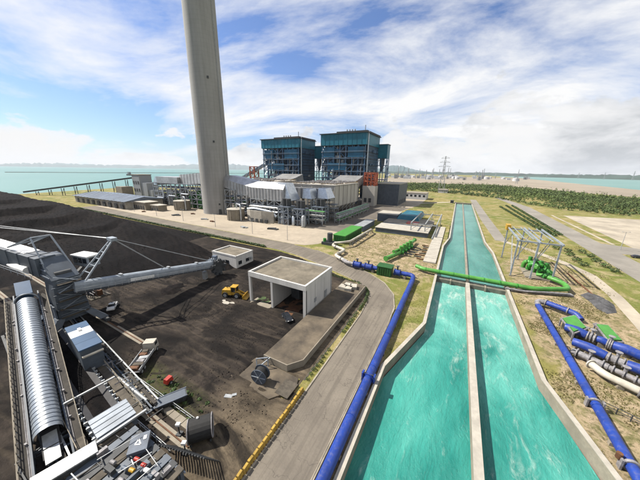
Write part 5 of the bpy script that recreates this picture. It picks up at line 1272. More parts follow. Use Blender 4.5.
# bucket wheel and head machinery
Wc = T0 + d*1.5 + Vector((1.6,0,-1.2))
mb = MB(); mb.ring(Wc,(1,.05,0),2.3,.9,20); mb.build('bucket_wheel', 'steel_dark', t)
for k in range(9):
    a = 2*pi*k/9; c = Wc+Vector((0,cos(a)*2.7,sin(a)*2.7)); mb = MB(); mb.cbox(c,1.2,.95,.95,0); mb.build('bucket', 'steel_dark', t)
mb = MB(); mb.cbox(T0+Vector((-1.2,.8,-.2)),2.2,3.2,2.8,.1); mb.cbox(T0+Vector((-1.6,2.6,1.5)),1.6,1.6,1.2,.4); mb.build('wheel_drive', 'steel_blue', t)
mb = MB(); mb.cbox(T0+Vector((-.5,-3.2,-3.6)),1.2,1.4,3.0,.2); mb.build('chute', 'galv', t)
mb = MB()
for k in range(6): mb.bar(T0+Vector((random.uniform(-2,2),random.uniform(-1,3),-1)), T0+Vector((random.uniform(-2,2),random.uniform(-1,3),2.4)), .16)
mb.build('head_rail', 'galv', t)
# mast, stays
apex = Vector((-80.2,30.4,21.2)); bl, br = Vector((-82.0,22.4,12.6)), Vector((-78.4,22.6,12.6))
for b in (bl, br): 
    mb = MB(); mb.bar(b, apex+Vector((.5 if b is br else -.5,0,0)), .34); mb.build('mast_leg', 'steel_pale', t)
for k in range(1, 6):
    mb = MB(); u = k/6; mb.bar(bl.lerp(apex+Vector((-.5,0,0)),u), br.lerp(apex+Vector((.5,0,0)),u), .2); mb.build('mast_rung', 'steel_pale', t)
mb = MB(); mb.cbox(apex+Vector((0,0,.1)), 2.6,1.4,.8,0); mb.build('mast_head', 'steel_pale', t)
ca = Vector((-120,17.5,22.5))
for s in (-.8,.8):
    for e in (R0.lerp(T0,.96)+up*1.4, R0.lerp(T0,.55)+up*1.4):
        mb = MB(); mb.tube([apex+Vector((s,0,.2)), e+sd*s], .085, 6); mb.build('stay', 'galv', t)
    mb = MB(); mb.tube([apex+Vector((s,0,.2)), ca+Vector((0,s,0))], .10, 6); mb.build('stay', 'galv', t)
# slewing column and house
mb = MB(); mb.hexa([(-86.5,16.6,3.2),(-80.2,16.6,3.2),(-80.2,22.8,3.2),(-86.5,22.8,3.2)],[(-85.5,17.4,14),(-80.6,17.4,14),(-80.6,22.2,14),(-85.5,22.2,14)]); mb.build('slewing_column', 'slate', t)
mb = MB(); mb.hexa([(-88,17.0,14.01),(-80.4,17.2,14.01),(-80.4,22.4,14.01),(-88,22.4,14.01)],[(-90,17.6,18.6),(-86.5,17.9,18.6),(-86.5,21.8,18.6),(-90,21.8,18.6)]); mb.build('slewing_house', 'slate', t)
for k in range(5):
    mb = MB(); z = 4.6+k*1.9; mb.bar((-80.0,16.8,z),(-80.0,22.6,z),.2,.25); mb.build('column_rib', 'slate', t)
# counterweight arm
A0, A1 = Vector((-86,18.6,16.4)), Vector((-132,12.0,18.4)); ad = (A1-A0).normalized(); asd = ad.cross(Vector((0,0,1))).normalized()
mb = MB(); mb.bar(A0,A1,3.8,4.6); mb.build('counterweight_arm', 'slate', t)
mb = MB(); mb.bar(A0+Vector((-6,-.6,2.5)),A1+Vector((0,0,2.5)),3.0,.5); mb.build('arm_roof', 'white_paint', t)
mb = MB(); mb.bar(A0+asd*2.6+Vector((0,0,-2.6)),A1+asd*2.6+Vector((0,0,-2.6)),1.4,.2); mb.build('arm_walkway', 'steel_dark', t)
for s in (-1,1):
    mb = MB()
    for h in (-1.9,-1.3): mb.bar(A0+asd*s*3.2+Vector((0,0,h)),A1+asd*s*3.2+Vector((0,0,h)),.09)
    for k in range(16): p = A0.lerp(A1,k/15)+asd*s*3.2; mb.bar(p+Vector((0,0,-2.6)),p+Vector((0,0,-1.25)),.08)
    mb.build('handrail', 'steel_pale', t)
for k in range(9):
    p = A0.lerp(A1,(k+.5)/9); mb = MB(); mb.bar(p-ad*.12,p+ad*.12,4.1,4.9); mb.build('arm_rib', 'slate', t)
mb = MB(); mb.tube([A0+Vector((-4,-2.6,-1.2)), A0+Vector((-9,-3.4,-1.0)), A0+Vector((-13,-4,-1.0))], [.9,.8,.2], 12); mb.build('hydraulic_ram', 'white_paint', t)
mb = MB()
for (a,b) in (((-98,15.4,20),(-90,18.0,23)),((-98,19,20),(-90,21.5,23)),((-90,18,23),(-90,21.5,23)),((-90,18,23),(-82,17.5,14)),((-90,21.5,23),(-82,22.5,14)),((-98,15.4,20),(-90,21.5,23))): mb.bar(a,b,.3)
mb.build('arm_truss', 'steel_pale', t)
# operator cab
cb = thing('x', 'x', 'x'); C.objects.unlink(cb); bpy.data.objects.remove(cb)
mb = MB(); mb.cbox((-86,26.0,15.6),5.6,2.8,2.6,radians(12)); cab = mb.build('cab', 'steel_pale', t)
mb = MB(); mb.cbox((-86,26.0,17.1),6.2,3.3,.35,radians(12)); mb.build('cab_roof', 'white_paint', cab)
for k in range(3):
    a = radians(12); u = -1.7+k*1.7; mb = MB(); mb.cbox((-86+u*cos(a)+1.44*sin(a),26+u*sin(a)-1.44*cos(a),15.9),1.3,.1,1.3,a); mb.build('cab_window', 'glass_dark', cab)
mb = MB(); mb.cbox((-86+2.85*cos(a),26+2.85*sin(a),15.9),.1,2.0,1.4,a); mb.build('cab_window', 'glass_dark', cab)
mb = MB(); mb.bar((-83,22.5,13.6),(-86,25,14.2),.6,.5); mb.build('cab_bracket', 'steel_dark', t)
# portal and bogies
for x in (-89,-79):
    for y in (14.4,24.4):
        mb = MB(); mb.hexa([(x-1.1,y-.9,1.4),(x+1.1,y-.9,1.4),(x+1.1,y+.9,1.4),(x-1.1,y+.9,1.4)],[(-82.5+(x+82.5)*.55-1,19.6+(y-19.6)*.5-.8,4.5),(-82.5+(x+82.5)*.55+1,19.6+(y-19.6)*.5-.8,4.5),(-82.5+(x+82.5)*.55+1,19.6+(y-19.6)*.5+.8,4.5),(-82.5+(x+82.5)*.55-1,19.6+(y-19.6)*.5+.8,4.5)]); mb.build('portal_leg', 'slate', t)
        mb = MB(); mb.box(x-2.6,x+2.6,y-.5,y+.5,.75,1.4); mb.build('bogie_beam', 'steel_dark', t)
        for k in range(4):
            mb = MB(); mb.ring((x-2+k*1.33,y,.62),(0,1,0),.42,.3,14); mb.build('wheel', 'steel_dark', t)
for k in range(26):
    p = Vector((random.uniform(-89.5,-83.5),random.uniform(24.2,28),5.1)); h = random.uniform(1,3.5); mb = MB(); mb.bar(p, p+Vector((0,0,h)), .14); mb.bar(p+Vector((0,0,h)), p+Vector((random.uniform(-2.5,2.5),0,h)), .12); mb.build('deck_post', 'grey_valve' if k%2 else 'steel_dark', t)
# ladders, landings and panels that break up the slewing body
for k in range(5):
    z = 4.5+k*2.1; mb = MB(); mb.box(-80.3,-79.2,17+.2*k,22.2,z,z+.12); mb.build('landing', 'brown_grate', t)
    mb = MB(); mb.bar((-79.25,17+.2*k,z+1.0),(-79.25,22.2,z+1.0),.05); mb.bar((-79.25,17+.2*k,z+.5),(-79.25,22.2,z+.5),.04); mb.build('landing_rail', 'steel_pale', t)
    mb = MB(); mb.bar((-79.7,17.6 if k%2 else 21.8,z),(-79.7,21.8 if k%2 else 17.6,z+2.1),.4,.08); mb.build('stair_flight', 'steel_pale', t)
for k in range(4):
    mb = MB(); mb.box(-86.0+k*1.5,-84.9+k*1.5,16.3,16.62,4.2,7.6); mb.build('access_panel', 'steel_blue', t)
for k in range(3):
    mb = MB(); mb.bar((-88.2-k*.7,16.95+k*.2,14.6+k*1.4),(-80.6-k*1.9,17.1+k*.2,14.6+k*1.4),.14,.3); mb.build('house_rib', 'steel_blue', t)
mb = MB(); mb.cbox((-84.5,19.6,14.5),3.4,2.6,1.0,.1); mb.build('winch', 'grey_valve', t)
mb = MB(); mb.tube([(-82,18.4,14.9),(-82,21.4,14.9)],.6,14); mb.build('winch_drum', 'steel_dark', t)
mb = MB(); mb.box(-90,-83,24.0,28.5,4.8,5.1); mb.build('deck_plate', 'brown_grate', t)
for (x,y,m) in ((-85,26.5,'rust'),(-87.5,25.6,'steel_blue'),(-88.5,27.2,'galv')):
    mb = MB(); mb.cbox((x,y,5.85),1.5,1.2,1.5,.2); mb.build('motor', m, t)

# ------------------------------------------------------------------ yard conveyor with silver barrel vault
V0, V1 = G(49,434,3.4), G(27,303,11.0); vd = (V1-V0).normalized(); vs_ = vd.cross(Vector((0,0,1))).normalized(); vu = vs_.cross(vd)
t = thing('vaulted_conveyor', 'conveyor under a shiny silver corrugated barrel vault rising to the reclaimer', 'conveyor', (V0.x,V0.y,0))
n = 46; RV = 1.5
for k in range(n):
    p, q = V0.lerp(V1,k/n), V0.lerp(V1,(k+.96)/n); vs = []; fs = []; m = 12
    for e, r in ((p,RV),(p.lerp(q,.5),RV+.015),(q,RV)):
        for i in range(m+1):
            a = pi*(-.06+1.12*i/m); vs.append(e + vs_*(cos(a)*r) + vu*(sin(a)*r))
    for j in range(2):
        for i in range(m): fs.append((j*(m+1)+i, j*(m+1)+i+1, (j+1)*(m+1)+i+1, (j+1)*(m+1)+i))
    mb = MB(); mb.add(vs, fs, True); mb.build('vault_sheet', 'vault_metal', t)
    mb = MB(); rib = [q + vs_*(cos(a)*(RV+.02)) + vu*(sin(a)*(RV+.02)) for a in [pi*(-.06+1.12*i/m) for i in range(m+1)]]; mb.tube(rib, .045, 5, False); mb.build('vault_rib', 'steel_blue', t)
mb = MB(); mb.bar(V0-vd*3-vu*.9, V1+vd*6-vu*.9, 1.9, .3); mb.build('belt', 'belt', t)
for s in (-1,1):
    mb = MB(); mb.bar(V0-vd*10+vs_*s*1.85-vu*.9, V1+vd*5+vs_*s*1.85-vu*.9, .22, .9); mb.build('plate_girder', 'slate', t)
    mb = MB(); mb.bar(V0-vd*10+vs_*s*2.6-vu*1.0, V1+vd*4+vs_*s*2.6-vu*1.0, 1.0, .14); mb.build('walkway', 'brown_walk', t)
    mb = MB()
    for h in (.1,-.4): mb.bar(V0-vd*10+vs_*s*3.1+vu*h, V1+vd*4+vs_*s*3.1+vu*h, .09)
    for k in range(34): p = V0.lerp(V1,-.2+1.3*k/33)+vs_*s*3.1; mb.bar(p-vu*1.0,p+vu*.15,.08)
    mb.build('handrail', 'concrete', t)
for k in range(9):
    p = V0.lerp(V1,-.15+k/7.5); mb = MB()
    for s in (-1,1): mb.bar((p+vs_*s*1.8-vu*1.4), Vector((p.x,p.y,0))+vs_*s*2.1, .3)
    mb.bar(p+vs_*2.0-vu*1.5, p-vs_*2.0-vu*1.5, .3); mb.bar(Vector((p.x,p.y,.4))+vs_*2.0, p-vs_*1.8-vu*1.5, .2); mb.build('trestle', 'slate', t)
for s in (-1,1):
    for k in range(7):
        p = V0.lerp(V1,(k+random.random())/7)+vs_*s*random.uniform(2.1,2.3)-vu*random.uniform(.6,.8); mb = MB(); mb.cbox(p, random.uniform(.2,.4),.25,random.uniform(.2,.4),random.random()); mb.build('junction_box', 'grey_valve', t)
hp = V1+vd*3.5+vu*.8; mb = MB(); mb.bar(hp-vd*2, hp+vd*2+vu*1.0, 2.4, 1.5); mb.build('head_hood', 'blue_roof', t)
mb = MB(); rib = [V1+vd*1.0 + vs_*(cos(a)*1.7) + vu*(sin(a)*1.7) for a in [pi*i/10 for i in range(11)]]; mb.tube(rib, .16, 6); mb.build('end_arch', 'steel_pale', t)
for k in range(2):
    p = V0-vd*(.6+k*2.4)-vu*.4; mb = MB(); mb.bar(p-vd*1.1, p+vd*1.1, 1.5, .2); mb.build('belt_cover', 'galv', t)
for k in range(20):                                        # outriggers beside the girders
    p = V0.lerp(V1,k/19)
    for s in (-1,1): mb = MB(); mb.bar(p+vs_*s*1.9-vu*1.3, p+vs_*s*3.1-vu*1.0, .12,.2); mb.build('outrigger', 'slate', t)
for k in range(4):
    s = (-1,-1,1,1)[k]; mb = MB(); mb.tube([V0-vd*6+vs_*s*(2.05+.14*(k%2))-vu*.85, V1+vd*3+vs_*s*(2.05+.14*(k%2))-vu*.85], .06, 6); mb.build('conduit', 'grey_valve', t)
# cross gallery with pale roof sheets
g0, g1 = G(30,486,4.6), G(97,446,4.6); gd = (g1-g0).normalized(); gs = gd.cross(Vector((0,0,1))).normalized()
t = thing('cross_gallery', 'flat-topped gallery with pale roof sheets crossing the end of the silver vault', 'gallery', (g0.x,g0.y,0))
for k in range(8):
    p, q = g0.lerp(g1,k/8), g0.lerp(g1,(k+.97)/8); mb = MB(); mb.bar(p,q,2.0,.2); mb.build('roof_sheet', 'white_paint' if k < 2 else 'galv', t)
mb = MB(); mb.bar(g0-Vector((0,0,.95)), g1-Vector((0,0,.95)), 1.7, 1.6); mb.build('body', 'steel_dark', t)
for k in range(5):
    p = g0.lerp(g1,k/4); mb = MB(); mb.bar((p.x,p.y,p.z-1.7),(p.x,p.y,0),.4); mb.build('leg', 'slate', t)
mb = MB(); mb.bar(g0+gs*2.2+Vector((0,0,-.6)), g1+gs*2.2+Vector((0,0,-.6)), .09); mb.bar(g0+gs*2.2+Vector((0,0,-2.0)), g1+gs*2.2+Vector((0,0,-2.0)), 1.0,.12); mb.build('side_walkway', 'brown_grate', t)
# second belt conveyor
B0, B1 = G(113,428,2.4), G(56,342,2.4); bd = (B1-B0).normalized(); bs = bd.cross(Vector((0,0,1))).normalized(); Zu = Vector((0,0,1))
t = thing('belt_conveyor', 'open belt conveyor carrying coal between rows of pale idlers', 'conveyor', (B0.x,B0.y,0))
mb = MB(); vs = []; fs = []
for e in (B0-bd*1, B1+bd*22):
    for a, b in ((-1.9,.45),(-.9,0),(.9,0),(1.9,.45)): vs.append(e+bs*a+Zu*b)
fs = [(0,1,5,4),(1,2,6,5),(2,3,7,6)]; mb.add(vs, fs); mb.build('belt', 'belt', t)
mb = MB(); nn_ = 40; vs = []; fs = []
for k in range(nn_):
    p = (B0+bd*4).lerp(B1+bd*22,k/(nn_-1))
    for j in range(5): vs.append(p+bs*(-1.2+.6*j)+Zu*(.06+.3*(1-((j-2)/2)**2)*(1+.6*fbm(p.x,j,.9))))
for k in range(nn_-1):
    for j in range(4): fs.append((k*5+j,k*5+j+1,(k+1)*5+j+1,(k+1)*5+j))
mb.add(vs, fs, True); mb.build('coal_layer', 'coal', t)
for s in (-1,1):
    mb = MB(); mb.bar(B0+bs*s*2.1-Zu*.3, B1+bd*22+bs*s*2.1-Zu*.3, .25,.5); mb.build('stringer', 'steel_pale', t)
    for k in range(30):
        p = B0.lerp(B1,k/26)+bs*s*2.15; mb = MB(); mb.cbox(p+Zu*.2,.16,.5,.4,atan2(bd.y,bd.x)); mb.build('idler', 'galv', t)
    mb = MB(); mb.bar(B0+bs*s*3.3-Zu*.5, B1+bd*20+bs*s*3.3-Zu*.5, 1.2,.12); mb.build('walkway', 'brown_grate', t)
    mb = MB()
    for h in (.2,.65): mb.bar(B0+bs*s*3.95+Zu*h, B1+bd*20+bs*s*3.95+Zu*h, .07)
    for k in range(26): p = B0.lerp(B1,k/22)+bs*s*3.95; mb.bar(p-Zu*.5,p+Zu*.68,.06)
    mb.build('handrail', 'concrete', t)
for k in range(12):
    p = B0.lerp(B1,k/10); mb = MB()
    for s in (-1,1): mb.bar(p+bs*s*2.1-Zu*.5, Vector((p.x,p.y,0))+bs*s*2.3, .28)
    mb.build('trestle', 'steel_dark', t)
mb = MB(); p = B0.lerp(B1,.28); mb.bar(p-bs*3.4+Zu*1.4, p+bs*3.4+Zu*1.4, .25); mb.build('cross_bar', 'galv', t)
for k in range(44):                                        # brackets, cable trays and stub frames either side of the belt
    p = B0.lerp(B1, random.uniform(-.05,1.1)); s = random.choice((-1,1)); o_ = random.uniform(4.3,6.6)*s
    mb = MB(); q0 = Vector((p.x,p.y,0))+bs*o_; hgt = random.uniform(1.2,3.0); mb.bar(q0, q0+Zu*hgt, .13); mb.bar(q0+Zu*hgt, q0+Zu*hgt-bs*s*random.uniform(1,2.6), .12); mb.build('bracket', random.choice(('steel_dark','slate','grey_valve')), t)
for k in range(8):
    o_ = (-6.4,-5.8,-5.2,-4.7,4.6,5.1,5.7,6.2)[k]; h_ = 1.0+(k*.37)%1.4; mb = MB(); mb.bar(B0+bs*o_+Zu*(h_-2.4), B1+bd*16+bs*o_+Zu*(h_-2.4), .22 if k%2 else .5, .16); mb.build('cable_tray', ('steel_dark','slate','brown_walk','galv')[k%4], t)
for k in range(16):
    p = B0.lerp(B1,k/15); mb = MB(); mb.bar(Vector((p.x,p.y,1.05))+bs*4.2, Vector((p.x,p.y,1.05))+bs*6.6, .5, .08); mb.build('step_plate', 'brown_walk' if k%2 else 'slate', t)
# head cover box
hb = G(113,420,4.0); hr = atan2(bd.y,bd.x)
t = thing('head_cover', 'white lidded drive cover at the end of the open belt conveyor', 'cover', (hb.x,hb.y,0))
mb = MB(); mb.cbox((hb.x,hb.y,3.6),4.6,4.4,1.6,hr); mb.build('body', 'slate', t)
for k in range(4):
    p = hb+bd*(-1.6+k*.95); mb = MB(); mb.cbox((p.x,p.y,4.5+.08*k),.88,4.6,.14,hr); mb.build('lid_plank', 'steel_pale', t)
for s in (-1,1):
    mb = MB(); p = hb+bs*s*1.8; mb.bar((p.x,p.y,2.8),(p.x,p.y,0),.4); mb.build('leg', 'steel_dark', t)
mb = MB(); mb.bar(hb-bd*2.6-bs*3.2+Zu*.4, hb-bd*2.6+bs*3.4+Zu*.4,.3); mb.build('cross_bar', 'galv', t)
# blue-roofed conveyor house
P = [G(65,329,7.0),G(84,320,7.0),G(100,341,7.0),G(83,355,7.0)]; cx = sum(p.x for p in P)/4; cy = sum(p.y for p in P)/4
t = thing('drive_house', 'blue roofed drive house with a white roof strip beside the conveyor', 'house', (cx,cy,0))
ax = (P[2]-P[1]); ay = (P[1]-P[0]); r_ = atan2(ax.y,ax.x); Lx, Ly = ax.length*1.0, ay.length*1.0
mb = MB(); mb.cbox((cx,cy,4.4),Lx*.94,Ly*.92,5.0,r_); mb.build('wall', 'slate', t)
for k, m in enumerate(('blue_roof','white_paint','blue_roof','blue_roof')):
    u = (-.375+.25*k)*Lx; mb = MB(); mb.cbox((cx+u*cos(r_),cy+u*sin(r_),7.05),Lx*.245,Ly,.24,r_); mb.build('roof_sheet', m, t)
mb = MB(); mb.cbox((cx-.2*Lx*cos(r_),cy-.2*Lx*sin(r_),7.35),.9,.5,.35,r_); mb.build('roof_vent', 'white_paint', t)
for a in (-.42,.42):
    for b in (-.4,.4):
        mb = MB(); x = cx+a*Lx*cos(r_)-b*Ly*sin(r_); y = cy+a*Lx*sin(r_)+b*Ly*cos(r_); mb.bar((x,y,0),(x,y,1.95),.5); mb.build('leg', 'steel_dark', t)
mb = MB(); mb.cbox((cx+.56*Lx*cos(r_),cy+.56*Lx*sin(r_),6.0),.4,Ly*.9,.3,r_); mb.build('canopy', 'concrete_pale', t)
# rails, sleepers and cable trough along the track
for i, (yoff, lab) in enumerate(((14.9,'steel crane rail on concrete beam beside the blue-roofed drive house'),(24.3,'steel crane rail on concrete beam passing under the boom'))):
    t = thing('crane_rail', lab, 'rail', (-70,yoff,0)); x_end = -29.5 if i == 0 else -60
    mb = MB(); mb.box(-160,x_end,yoff-.6,yoff+.6,-.1,.42); mb.build('beam', 'concrete', t); mb = MB(); mb.box(-160,x_end,yoff-.09,yoff+.09,.423,.6); mb.build('rail_bar', 'rust', t)
t = thing('cable_trough', 'cable trough with pale lids and railings beside the truck', 'trough', (-50,17.0,0))
for k in range(26):
    x = -72+k*1.6; mb = MB(); mb.box(x,x+1.5,16.4,17.5,.0,.55+.03*(k%2)); mb.build('lid_slab', 'concrete', t)
mb = MB(); mb.tube([(-66,16.1,1.3),(-42,15.9,1.3)], .28, 10); mb.build('pipe', 'galv', t)
mb = MB()
for k in range(28): x = -72+k*1.5; mb.bar((x,17.9,0),(x,17.9,1.35),.08); mb.bar((x,13.2,0),(x,13.2,1.6),.08)
for z in (.7,1.3): mb.bar((-72,17.9,z),(-31,17.9,z),.07); mb.bar((-72,13.2,z+.2),(-31,13.2,z+.2),.07)
mb.build('handrail', 'galv', t)
# dark drive station with white rails at the near end
t = thing('drive_station', 'dark steel drive station with white rails and blue sign panel', 'machine', (-32,8.5,0))
for k in range(11):
    mb = MB(); x = -39+k*1.28; mb.box(x,x+1.05,4.2,11.8,3.6+.02*(k%3),3.8+.02*(k%3)); mb.build('deck_plank', ('steel_dark','brown_grate','slate')[(k*7)%3], t)
for k in range(9):
    p = Vector((random.uniform(-38,-26),random.uniform(5,11),3.85)); mb = MB(); mb.cbox(p+Vector((0,0,.3)),random.uniform(.5,1.6),random.uniform(.3,.9),random.uniform(.4,.9),random.choice((0,.1,1.57))); mb.build('cabinet', random.choice(('slate','grey_valve','steel_dark')), t)
for k in range(10):
    y = 4.4+k*.8; mb = MB(); mb.bar((-39,y,3.4),(-24.9,y+.15,3.4),.12,.25); mb.build('longitudinal_beam', 'steel_pale' if k%3==0 else 'steel_dark', t)
mb = MB(); frame3(mb, -39, -25.4, 4.5, 11.5, 0, 3.59, 4, 2, 2, .4); mb.build('steel_frame', 'slate', t)
sg = G(139,442,4.6); mb = MB(); mb.cbox((sg.x,sg.y,4.35),2.6,2.2,.5,radians(-38)); mb.build('sign_panel', 'steel_blue', t)
a_ = radians(-38); ca_, sa_ = cos(a_), sin(a_)
def sgp(u, v): 
    p = G(138+u, 442+v, 4.63); return Vector((p.x,p.y,4.63))
mb = MB()
for (q0,q1) in (((-3.2,2.6),(.9,-3.0)),((.9,-3.0),(2.6,2.2)),((2.6,2.2),(-3.2,2.6))): mb.bar(sgp(*q0), sgp(*q1), .16, .03)
mb.build('sign_letter', 'white_paint', t)
q = sgp(7.2,-5.0); mb = MB(); mb.cbox((q.x,q.y,4.64),.55,.36,.04,a_); mb.build('sign_plate', 'white_paint', t)
for (u,v,w,x2) in (((118,473,5.2),(152,452,5.2),.08,0),((135,482,5.2),(158,462,5.2),.08,0),((146,449,5.2),(158,466,5.2),.07,0),((97,460,5.0),(140,434,5.0),.06,0)):
    mb = MB(); mb.bar(G(*u),G(*v),w); mb.build('top_rail', 'galv', t)
for k, (px,py,m) in enumerate(((143,465,'red'),(131,470,'yellow'),(146,470,'white_paint'),(124,468,'steel_blue'),(136,459,'red'),(112,462,'grey_valve'),(150,476,'slate'),(120,480,'grey_valve'))):
    c = G(px,py,4.5); mb = MB(); mb.tube([(c.x-.32,c.y,4.35),(c.x+.32,c.y+.15,4.35)], .24, 10); mb.build('motor', m, t)
for k in range(22):
    p = Vector((random.uniform(-39,-26),random.uniform(4.5,11.5),random.uniform(3.9,4.6))); mb = MB(); mb.bar(p,p+Vector((random.uniform(-2,2),random.uniform(-.3,.3),0)),random.uniform(.06,.12)); mb.build('cable', 'steel_dark' if k%3 else 'galv', t)
mb = MB(); frame3(mb, -46, -39.2, 2.0, 9.0, 0, 2.2, 3, 2, 2, .25); mb.build('steel_frame', 'steel_dark', t)
mb = MB()
for k in range(18):
    x = -31.5+k*.42; mb.bar((x,11.9+k*.12,3.4),(x+.2,14.2+k*.1,.3),.14)
mb.build('take_up_rods', 'steel_dark', t)
for i, (px, py) in enumerate(((180,436),(186,455))):
    c = G(px,py); t = thing('flood_light', ('short floodlight post beside the big black roll','short floodlight post beside the conveyor drive station')[i], 'light', (c.x,c.y,0))
    mb = MB(); mb.cyl((c.x,c.y,0),.1,2.2,8); mb.build('post', 'steel_dark', t); mb = MB(); mb.cbox((c.x,c.y,2.35),.6,.5,.35,.5); mb.build('lamp_head', 'white_paint', t); mb = MB(); mb.cbox((c.x,c.y,.3),.8,.8,.6,.3); mb.build('base', 'steel_dark', t)

# ------------------------------------------------------------------ vehicles and yard items
def finish(t, loc, rz): t.location = loc; t.rotation_euler = (0,0,rz)
def wheels(t, spots, r, w):
    for x, y in spots:
        mb = MB(); mb.ring((x,y,r),(0,1,0),r,w,16); wh = mb.build('wheel', 'black_rubber', t)
        mb = MB(); mb.ring((x,y+(w*.45 if y > 0 else -w*.45),r),(0,1,0),r*.58,w*.2,12); mb.build('rim', 'galv', wh)
def car(label, loc, rz, mat, pickup=False):
    t = thing('pickup_truck' if pickup else 'parked_car', label, 'car')
    side = [(-2.2,.35),(2.2,.35),(2.28,.62),(2.1,.86),(1.15,.98),(-1.9,1.0),(-2.26,.85)]
    def loft(name, prof, hw, mat, taper=.93):
        zs = [z for _, z in prof]; zm = max(zs); z0 = min(zs); vs = []
        for s in (-1,1): vs += [(x, s*hw*(1-(1-taper)*(z-z0)/(zm-z0)), z) for x, z in prof]
        n = len(prof); fs = [tuple(range(n)), tuple(reversed(range(n,2*n)))] + [(i,(i+1)%n,(i+1)%n+n,i+n) for i in range(n)]
        mb = MB(); mb.add(vs, fs); return mb.build(name, mat, t)
    loft('body', side, .9, mat)
    cabp = [(-.2,.97),(1.05,.97),(.45,1.5),(-.1,1.55)] if pickup else [(-1.75,.98),(1.05,.97),(.35,1.43),(-.9,1.46),(-1.45,1.25)]
    loft('cabin_glass', cabp, .80, 'glass_dark', .82)
    rp = [(-.12,1.52),(.5,1.49),(.42,1.58),(-.1,1.6)] if pickup else [(-1.0,1.43),(.42,1.41),(.3,1.49),(-.9,1.51)]
    loft('roof', rp, .68, mat, .96)
    if pickup: mb = MB(); mb.box(-2.1,-.3,-.7,.7,.985,1.03); mb.build('load_bed', 'steel_dark', t)
    wheels(t, [(1.35,.8),(1.35,-.8),(-1.35,.8),(-1.35,-.8)], .34, .24)
    for s in (-1,1):
        mb = MB(); mb.box(2.16,2.27,s*.6-.16,s*.6+.16,.64,.78); mb.build('headlight', 'white_paint', t)
        mb = MB(); mb.box(-2.27,-2.2,s*.65-.14,s*.65+.14,.7,.85); mb.build('tail_light', 'red', t)
        mb = MB(); mb.box(.85,1.05,s*.92-.08,s*.92+.08,.95,1.1); mb.build('mirror', mat, t)
    finish(t, loc, rz); return t
c = G(288,319); car('dark parked car in front of the white open-fronted building', (c.x,c.y-.3,.22), radians(-32), 'car_dark')
c = G(113,309); car('white pickup truck parked beneath the reclaimer boom', (c.x,c.y,.35), radians(-35), 'car_white', True)
c = G(637,258); car('dark car parked at the sandy yard by the road junction', (c.x,c.y,.05), radians(10), 'car_dark')
# dark van lying parallel to the trough
t = thing('skip_container', 'dark open steel skip container beside the red compressor', 'skip')
mb = MB(); mb.hexa([(-1.9,-.7,.15),(1.9,-.7,.15),(1.9,.7,.15),(-1.9,.7,.15)],[(-2.3,-.95,1.3),(2.3,-.95,1.3),(2.3,.95,1.3),(-2.3,.95,1.3)]); mb.build('body', 'steel_dark', t)
for s in (-1,1):
    mb = MB(); mb.box(-2.35,2.35,s*.95-.07,s*.95+.07,1.25,1.42); mb.build('rim_bar', 'steel_blue', t)
    for k in range(4): mb = MB(); mb.box(-1.6+k*1.05,-1.45+k*1.05,s*.92-.08,s*.92+.08,.3,1.25); mb.build('rib', 'steel_dark', t)
mb = MB(); mb.box(-2.1,2.1,-.85,.85,1.303,1.34); mb.build('load', 'slate', t)
c = G(173,404); finish(t, (c.x,c.y,.2), radians(62))
t = thing('compressor', 'small red wheeled compressor on the weedy strip beside the skip', 'compressor')
mb = MB(); mb.hexa([(-.7,-.5,.4),(.7,-.5,.4),(.7,.5,.4),(-.7,.5,.4)],[(-.6,-.42,1.3),(.6,-.42,1.3),(.6,.42,1.3),(-.6,.42,1.3)]); mb.build('body', 'red', t)
mb = MB(); mb.bar((.7,0,.45),(1.8,0,.3),.1); mb.build('tow_bar', 'steel_dark', t); wheels(t, [(0,.6),(0,-.6)], .35, .2)
c = G(169,384); finish(t, (c.x,c.y,.2), radians(100))
# flatbed truck
t = thing('flatbed_truck', 'grey flatbed truck with pale cab and loaded deck on the coal yard', 'truck')
mb = MB(); mb.box(-4.2,3.9,-.45,.45,.7,.95); mb.build('chassis', 'steel_dark', t)
mb = MB(); mb.hexa([(2.2,-1.15,.7),(4.3,-1.15,.7),(4.3,1.15,.7),(2.2,1.15,.7)],[(2.2,-1.1,2.75),(3.9,-1.1,2.75),(3.9,1.1,2.75),(2.2,1.1,2.75)]); cabt = mb.build('cab', 'concrete_pale', t)
mb = MB(); mb.hexa([(4.14,-1.0,1.75),(4.2,-1.0,1.75),(4.2,1.0,1.75),(4.14,1.0,1.75)],[(3.98,-.95,2.55),(4.04,-.95,2.55),(4.04,.95,2.55),(3.98,.95,2.55)]); mb.build('windscreen', 'glass_dark', cabt)
for s in (-1,1): mb = MB(); mb.box(2.7,3.7,s*1.12-.04,s*1.12+.04,1.7,2.45); mb.build('side_window', 'glass_dark', cabt)
mb = MB(); mb.box(-4.4,1.9,-1.2,1.2,.96,1.15); mb.build('deck', 'grey_valve', t)
for s in (-1,1): mb = MB(); mb.box(-4.4,1.9,s*1.2-.05,s*1.2+.05,1.153,1.65); mb.build('side_board', 'galv', t)
for k in range(6): mb = MB(); mb.cbox((-3.6+k*.95,random.uniform(-.4,.4),1.45),.8,random.uniform(1.0,1.9),random.uniform(.5,.9),random.uniform(-.2,.2)); mb.build('load', ('rust','brown_grate','grey_valve','galv')[k%4], t)
wheels(t, [(3.2,1.05),(3.2,-1.05),(-2.4,1.05),(-2.4,-1.05),(-3.5,1.05),(-3.5,-1.05)], .5, .35)
c = G(145,362); finish(t, (c.x,c.y,.2), radians(128))
